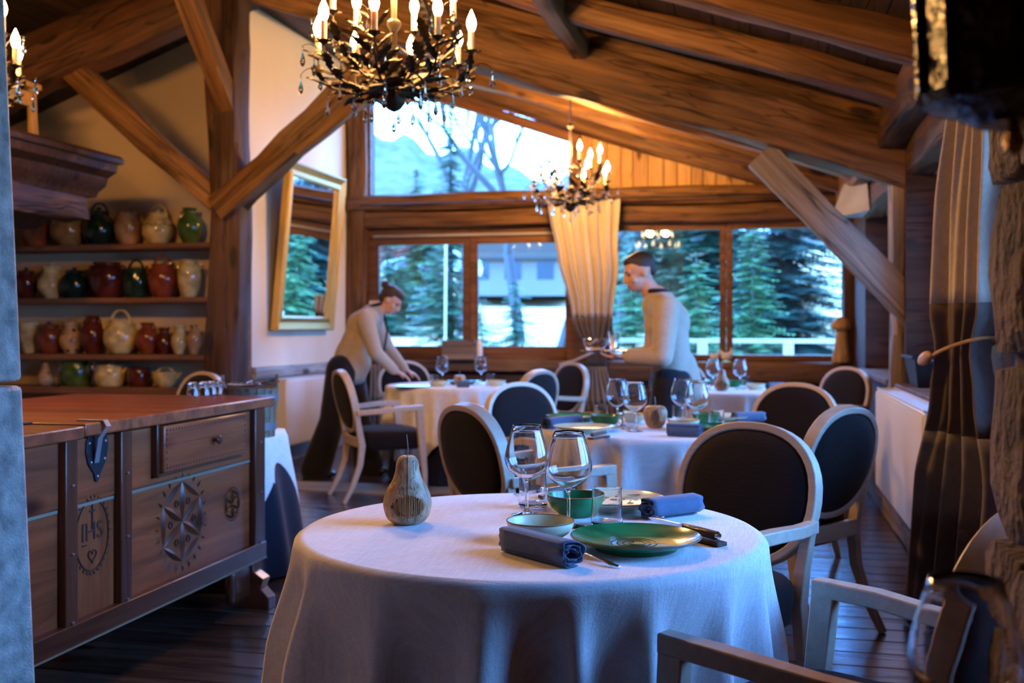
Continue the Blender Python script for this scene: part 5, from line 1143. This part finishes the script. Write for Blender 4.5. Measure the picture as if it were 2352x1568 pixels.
for hp_, kn, an in legs: MB().ell(an+Rv*.06-ZX*.025, (.05, .05, .045), 12, 8).ell(an+Rv*.1-ZX*.04, (.075, .045, .03), 12, 8).build('shoe', 'shoe', wt, smooth=80)
hr = MB()
def he(m, T, p, r): mm = MB().ell((0, 0, 0), r, 18, 12); q = T @ Matrix.Translation(p); m.add([q @ Vector(v) for v in mm.v], mm.f)
he(hr, HT, (0, -.028, .042), (.080, .090, .084)); he(hr, HT, (0, .012, .075), (.066, .07, .05)); he(hr, HT, (0, -.085, .07), (.02, .03, .02)); he(hr, HT, (0, -.06, -.01), (.066, .05, .05))
fuse(hr, 'hair', 'hair', wt, .006, 3)
mm = MB(); he(mm, HT, (0, -.115, .082), (.037, .034, .037)); mm.build('hair_bun', 'hair', wt, smooth=80)
def face(T, par, open_=True):
    for sx in (-1, 1):
        mm = MB(); he(mm, T, (sx*.031, .0735, .004), (.011, .008, .0065)); mm.build('eye', 'eye', par)
        mm = MB(); mm.tube([T @ Vector((sx*x, y_, z)) for x, y_, z in ((.016, .088, .021), (.032, .087, .027), (.048, .076, .021))], .0032, 6); mm.build('eyebrow', 'hair', par)
    mm = MB(); he(mm, T, (0, .0905, -.054), (.021, .005, .004)); he(mm, T, (0, .0895, -.0615), (.018, .005, .0042)); mm.build('lips', 'lips', par)
face(HT, wt)
# --- waiter walking left with a tray
def G(lat, z, dd=0): return Rv*(lat-.97)+Fv*dd+ZX*z
wm_ = thing('person', 'waiter in light jacket and black trousers walking left with a tray before the far window', 'person', L(.97, 6.62))
b = MB(); hc = G(.79, 1.565); neckb = G(.90, 1.42); chest = G(.955, 1.27)
capsule(b, neckb-ZX*.03, .06, hc-ZX*.05+Rv*.03, .054)
HT2 = head(b, hc, -Rv*.93-ZX*.30-Fv*.15, ZX*.92-Rv*.3, 1.05)
capsule(b, G(.985, .92), .12, chest, .125); capsule(b, chest, .125, neckb, .07)
armsM = []
for s, sh, el, wr_ in ((-1, G(.93, 1.335, -.20), G(.90, 1.05, -.25), G(.70, 1.045, -.13)), (1, G(.94, 1.335, .20), G(.91, 1.05, .25), G(.72, 1.045, .12))):
    capsule(b, chest+Fv*.05*s, .065, sh, .055); capsule(b, sh, .05, el, .04); capsule(b, el, .04, wr_, .027)
    hd_ = (-Rv+Fv*(-.25*s)).normalized(); hand(b, wr_+hd_*.008, hd_, -ZX if 0 else ZX, 1.0, .22, -s); armsM.append((sh, el, wr_))
legs = []
for s, hp_, kn, an in ((-1, G(.97, .88, -.09), G(.90, .48, -.10), G(.82, .08, -.10)), (1, G(1.0, .88, .09), G(1.02, .48, .09), G(1.17, .10, .09))):
    capsule(b, hp_, .09, kn, .06); capsule(b, kn, .06, an, .04); legs.append((hp_, kn, an))
fuse(b, 'body', 'skin', wm_, .008, 5)
j = MB(); capsule(j, G(.99, .86), .165, G(.985, 1.05), .15, 24, .8, Rv); capsule(j, G(.985, 1.05), .15, chest, .165, 24, .8, Rv); capsule(j, chest, .165, G(.92, 1.35), .125, 24, .9, Rv); capsule(j, G(.92, 1.345, -.13), .088, G(.92, 1.345, .13), .088)
capsule(j, G(1.06, .84), .13, G(1.03, .98), .12)
for sh, el, wr_ in armsM: capsule(j, sh, .085, el, .064); capsule(j, el, .064, wr_-(wr_-el).normalized()*.02, .047)
fuse(j, 'jacket', 'jacket', wm_, .011, 6)
MB().tube([neckb+Vector((.068*math.cos(a), .068*math.sin(a), .03)) for a in [2*PI*i/24 for i in range(24)]], .016, 8, closed=True).build('collar', 'black', wm_)
tr_ = MB()
for hp_, kn, an in legs: capsule(tr_, hp_, .115, kn, .085); capsule(tr_, kn, .085, an+ZX*.02, .07)
capsule(tr_, G(.985, .88, -.06), .13, G(.985, .88, .06), .13); fuse(tr_, 'trousers', 'black', wm_, .012, 5)
for hp_, kn, an in legs: MB().ell(an-Rv*.04-ZX*.02, (.05, .05, .05), 12, 8).ell(an-Rv*.10-ZX*.045, (.09, .05, .032), 12, 8).build('shoe', 'shoe', wm_, smooth=80)
hr = MB(); he(hr, HT2, (0, -.022, .046), (.077, .090, .078)); he(hr, HT2, (0, .012, .080), (.062, .066, .034)); he(hr, HT2, (0, -.065, -.0), (.064, .04, .045)); fuse(hr, 'hair', 'hair', wm_, .007, 3); face(HT2, wm_)
# what he carries
tp = L(.58, 6.62, 1.072); t = thing('serving_tray', 'oval silver tray carried by the walking waiter', 'tray', tp, YAW)
MB().lathe([(0, 0), (.13, 0), (.16, .008), (.163, .012), (.15, .007), (0, .004)], 40, sx=1.0, sy=.75).build('tray_plate', 'steel', t)
bm_ = MB().lathe([(0, 0), (.05, 0), (.07, .03), (.08, .075), (.077, .076), (.066, .032), (.048, .006), (0, .005)], 32).mesh('bowl', 'glass', 60)
single('bowl', bm_, tp+Vector((0, 0, .009))-Rv*.06, 'clear glass bowl on the waiter\'s tray', 'bowl'); single('wine_glass', tumbler_mesh(.03, .036, .12), tp+Vector((0, 0, .009))+Rv*.055, 'tall clear glass on the waiter\'s tray', 'glass')
# ================================================================== OUTSIDE
gr = struct('ground')
def gz(x, y): d = math.hypot(x, y); return .15+max(0, d-12)*.047+.12*math.sin(x*.5)*math.cos(y*.37)+(.0 if d < 60 else (d-60)*.05)
def gfn(u, v): x = -70+190*u; y = 11.0+160*v**1.6; return (x, y, gz(x, y))
MB().grid(gfn, 60, 50).build('meadow', 'snow', gr, smooth=180)
MB().add([(1.35, -6, -.1), (60, -6, .8), (60, 11.2, 1.6), (1.35, 11.2, 0)], [(0, 1, 2, 3)]).build('meadow', 'snow', gr)
def mfn(u, v):
    x = -420+760*u; y = 330+260*v; base = max(52, 112-.30*max(0, x+205)+.05*min(0, x+205))+2.5*math.sin(x*.11)+1.5*math.sin(x*.31)
    return (x, y, base*(v**.75)-20*(1-v)+4*math.sin(x*.2+v*9)*v)
mo = struct('mountain'); MB().grid(mfn, 110, 26).build('mountain_slope', 'rockface', mo, smooth=180)
def spruce(px, d, H, Rb, label, mat, seed, base=None, n=16, dens=1.0, group='spruce trees in the garden'):
    R = random.Random(seed); p = L((px-CX)/FPX*d, d); zb = gz(p.x, p.y) if base is None else base
    t = thing('spruce_tree', label, 'tree', (p.x, p.y, zb), group=group)
    MB().tube([(0, 0, 0), (0, 0, H*.97)], [.09*H/6, .012], 8).build('trunk', 'bark', t)
    m = MB(); nl = int(H/.2); V = []; Fc = []
    for i in range(nl):
        z = H*(.06+.94*i/nl); rl = Rb*(1-i/nl)**.9+.08; nb = int((n*(1-.5*i/nl))*dens)
        for k in range(nb):
            a = R.uniform(0, 2*PI); r = rl*R.uniform(.7, 1.1); c, s = math.cos(a), math.sin(a); dr = R.uniform(.18, .42)*r; zz = z+R.uniform(-.1, .1)
            nt_ = max(6, int(r/.075)); pv = None
            for q in range(nt_):
                u0 = (q+.3)/nt_; rr = r*u0; x0, y0, z0 = rr*c, rr*s, zz-dr*u0**1.3+.12*r*u0**3
                w_ = r*.46*(1-u0*.75)*R.uniform(.7, 1.1)
                for sd in (-1, 1):
                    tx, ty = x0+c*w_*.55-s*w_*sd, y0+s*w_*.55+c*w_*sd; o = len(V)
                    V += [(x0-c*.03, y0-s*.03, z0+.01), (x0+c*.045, y0+s*.045, z0), (tx, ty, z0-R.uniform(.05, .3)*w_)]; Fc.append((o, o+1, o+2))
    m.v = V; m.f = Fc
    me = bpy.data.meshes.new('foliage'); me.from_pydata(V, [], Fc); me.materials.append(M[mat]); ob('foliage', me, t)
    return t
spruce(1812, 19, 7.2, 1.75, 'big blue-green spruce filling the right-hand far window', 'needle_b', 1, base=-.4, n=30)
spruce(1640, 23, 8, 1.7, 'tall green spruce behind the far window mullion, left of the blue one', 'needle', 2, n=24)
spruce(1530, 27, 9, 1.6, 'dark spruce seen behind the waiter', 'needle', 3, n=20)
spruce(1730, 17, 2.6, .8, 'young light green spruce at the balcony under the big blue one', 'needle_l', 4, n=20)
spruce(955, 35, 5.2, 2.3, 'bushy green spruce in the leftmost window', 'needle_l', 5, n=22)
spruce(1035, 20, 5, .85, 'slim dark spruce beside the pale pole', 'needle', 6, n=22)
spruce(1183, 18, 1.75, .75, 'small pointed spruce low in the second far window', 'needle', 7, n=24)
spruce(1105, 19, 1.2, .6, 'low spruce bush left of the small pointed one', 'needle_l', 8, n=22)
spruce(1455, 18, 2.4, .9, 'short green spruce behind the gathered curtain edge', 'needle_l', 9, n=20)
spruce(1600, 16, 2.0, .9, 'low light green spruce just beyond the balcony rail', 'needle_l', 12, n=22)
def bare(px, d, H, label, seed, lean=0):
    R = random.Random(seed); p = L((px-CX)/FPX*d, d); t = thing('bare_tree', label, 'tree', (p.x, p.y, gz(p.x, p.y)-.1), group='leafless trees in the garden'); m = MB(); m2 = MB()
    def grow(a, dr, ln, r, lev):
        pts = [a]; q = a; dd = dr
        for _ in range(3): dd = (dd+Vector((R.uniform(-.22, .22), R.uniform(-.22, .22), R.uniform(-.05, .12)))).normalized(); q = q+dd*ln/3; pts.append(q)
        (m if lev < 2 else m2).tube(pts, [r, r*.88, r*.76, r*.62], 6 if lev < 2 else 3, cap=False)
        if lev < 6:
            for k in range(3 if lev else 4):
                s = pts[R.choice([2, 3, 3]) if k else 3]; nd = (dd+Vector((R.uniform(-.9, .9), R.uniform(-.9, .9), R.uniform(-.3, .5)))).normalized(); grow(s, nd, ln*R.uniform(.6, .82), r*.55, lev+1)
    grow(Vector((0, 0, 0)), Vector((lean, 0, 1)), H*.34, .016*H, 0); m.build('trunk', 'bark', t, smooth=60); m2.build('twigs', 'bark', t, smooth=0, kind='stuff')
bare(1195, 26, 10, 'leafless forked tree whose branches cross the gable window', 21); bare(1290, 24, 9, 'leafless tree partly behind the gathered curtain', 22, .1); bare(1060, 30, 11, 'leafless tree farther back behind the gable window', 23, -.1); bare(1420, 30, 10, 'leafless tree left of the walking waiter', 24)
# balcony rail
br = thing('balcony_rail', 'pale timber balcony railing outside the right-hand far windows', 'railing', (0, 13.0, 0))
for z, h in ((1.06, .05), (.86, .07)): plank('rail', (-2.2, 0, z), (4, 0, z), .07, h, 'rail', br)
for x in (-2.1, -.62, .38, 1.38, 2.6): MB().bx(x-.06, x+.06, -.04, .04, -.3, 1.04).build('post', 'rail', br, bevel=.005)
# pole, lamp, parked cars, houses
p = L((1022-CX)/FPX*17, 17); t = thing('garden_pole', 'thin pale pole outside the leftmost window', 'pole', (p.x, p.y, .2)); MB().tube([(0, 0, 0), (.02, 0, 2.8)], .018, 10).ell((.02, 0, 2.8), (.05, .05, .04), 10, 6).build('shaft', 'rail', t)
p = L((1036-CX)/FPX*26, 26); t = thing('street_lamp', 'glowing globe lamp between the spruces', 'lamp', (p.x, p.y, .8)); MB().tube([(0, 0, 0), (0, 0, 1.1)], .03, 8).build('shaft', 'iron', t); MB().ell((0, 0, 1.18), (.09, .09, .09), 12, 8).build('globe', 'lampglow', t)
def car(px, d, z, mat, label, rz):
    p = L((px-CX)/FPX*d, d); t = thing('car', label, 'car', (p.x, p.y, z), rz)
    pr_ = [(-2.1, .3), (-2.15, .75), (-1.9, .95), (-1.35, 1.02), (-.75, 1.45), (.8, 1.48), (1.5, 1.05), (2.05, .95), (2.15, .6), (2.1, .3)]
    MB().prism(pr_, 1.7, Matrix(((1, 0, 0, 0), (0, 0, 1, -.85), (0, 1, 0, 0), (0, 0, 0, 1)))).build('car_body', mat, t, bevel=.06)
    MB().prism([(-1.15, 1.03), (-.7, 1.38), (.75, 1.4), (1.25, 1.05)], 1.72, Matrix(((1, 0, 0, 0), (0, 0, 1, -.86), (0, 1, 0, 0), (0, 0, 0, 1)))).build('window', 'blind', t)
    for x in (-1.35, 1.35):
        for y_ in (-.86, .70): MB().lathe([(0, 0), (.3, 0), (.32, .04), (.32, .13), (.3, .17), (0, .17)], 18, mat=Matrix.Rotation(-PI/2, 4, 'X')).build('wheel', 'iron', t, loc=(x, y_, .32))
car(888, 48, 3.7, 'car_r', 'red car parked up the slope, at the edge of the leftmost window', .4); car(992, 46, 3.1, 'car_w', 'white car parked above the bushy spruce', .3)
def house(px, d, z, wx, wy, h, label, rz, wallm='facade', roofm='roofsnow', lights=False, ridge=1.6, pos=None):
    p = L((px-CX)/FPX*d, d) if pos is None else Vector(pos); t = thing('chalet', label, 'building', (p.x, p.y, z), rz)
    MB().add([(-wx/2, -wy/2, 0), (wx/2, -wy/2, 0), (wx/2, wy/2, 0), (-wx/2, wy/2, 0), (-wx/2, -wy/2, h), (wx/2, -wy/2, h), (wx/2, wy/2, h), (-wx/2, wy/2, h), (0, -wy/2, h+ridge), (0, wy/2, h+ridge)], [(0, 1, 5, 8, 4), (3, 2, 6, 9, 7), (0, 3, 7, 4), (1, 2, 6, 5)]).build('walls', wallm, t)
    for s in (-1, 1):
        a = Vector((0, 0, h+ridge+.05)); e = Vector((s*(wx/2+.7), 0, h-.7*ridge/(wx/2)+.05)); m = MB(); th = Vector((0, 0, .28))
        m.add([a+Vector((0, -wy/2-.7, 0)), a+Vector((0, wy/2+.7, 0)), e+Vector((0, wy/2+.7, 0)), e+Vector((0, -wy/2-.7, 0)), a+th+Vector((0, -wy/2-.7, 0)), a+th+Vector((0, wy/2+.7, 0)), e+th+Vector((0, wy/2+.7, 0)), e+th+Vector((0, -wy/2-.7, 0))], [(0, 1, 2, 3), (4, 5, 6, 7), (0, 1, 5, 4), (1, 2, 6, 5), (2, 3, 7, 6), (3, 0, 4, 7)]).build('roof_side', roofm, t)
    for fl_ in range(int(h//2.6)):
        for k in range(3):
            x = (k-1)*wx/3.4; z0 = .9+fl_*2.6; f = MB().bx(x-.45, x+.45, -wy/2-.03, -wy/2+.02, z0, z0+1.1).build('window', 'blind', t)
    if lights: MB().bx(-wx/2-.1, wx/2+.1, -wy/2-.25, -wy/2, 1.9, 2.05).bx(-wx/2-.1, wx/2+.1, -wy/2-1.0, -wy/2-.9, 2.3, 2.9).build('balcony', 'hut', t)
    if lights:
        m = MB()
        for k in range(9): MB().ell((-wx/2+.5+k*.42, -wy/2-.5, 3.0), (.07, .07, .07), 8, 6).build('fairy_light', 'led', t)
        MB().ell((-wx/2+.2, -wy/2-.6, 2.9), (.22, .22, .22), 12, 8).build('lamp_globe', 'lampglow', t)
house(1190, 62, 2.9, 6.0, 8, 3.0, 'pale chalet with blue fairy lights behind the leafless trees', .15, lights=True, ridge=1.2)
house(0, 0, 1.0, 5.2, 8, 2.0, 'dark timber barn with a snowy roof off to the right, reflected in the mirror', -.2, 'hut', 'roofsnow', ridge=1.9, pos=(6.2, 25.5, 0))

R = random.Random(31)
for k, px in enumerate((890, 1000, 1420, 1490, 1560, 1640, 1720, 1790)):
    if 1110 < px < 1300: continue
    spruce(px, R.uniform(31, 42), R.uniform(4.2, 6.2) if px > 1300 else R.uniform(3.2, 4.6), R.uniform(1.6, 2.3), 'dark spruce in the dense wood behind the garden trees', ('needle', 'needle_b', 'needle_l')[k % 3], 60+k, n=15, group='background spruces of the wood')
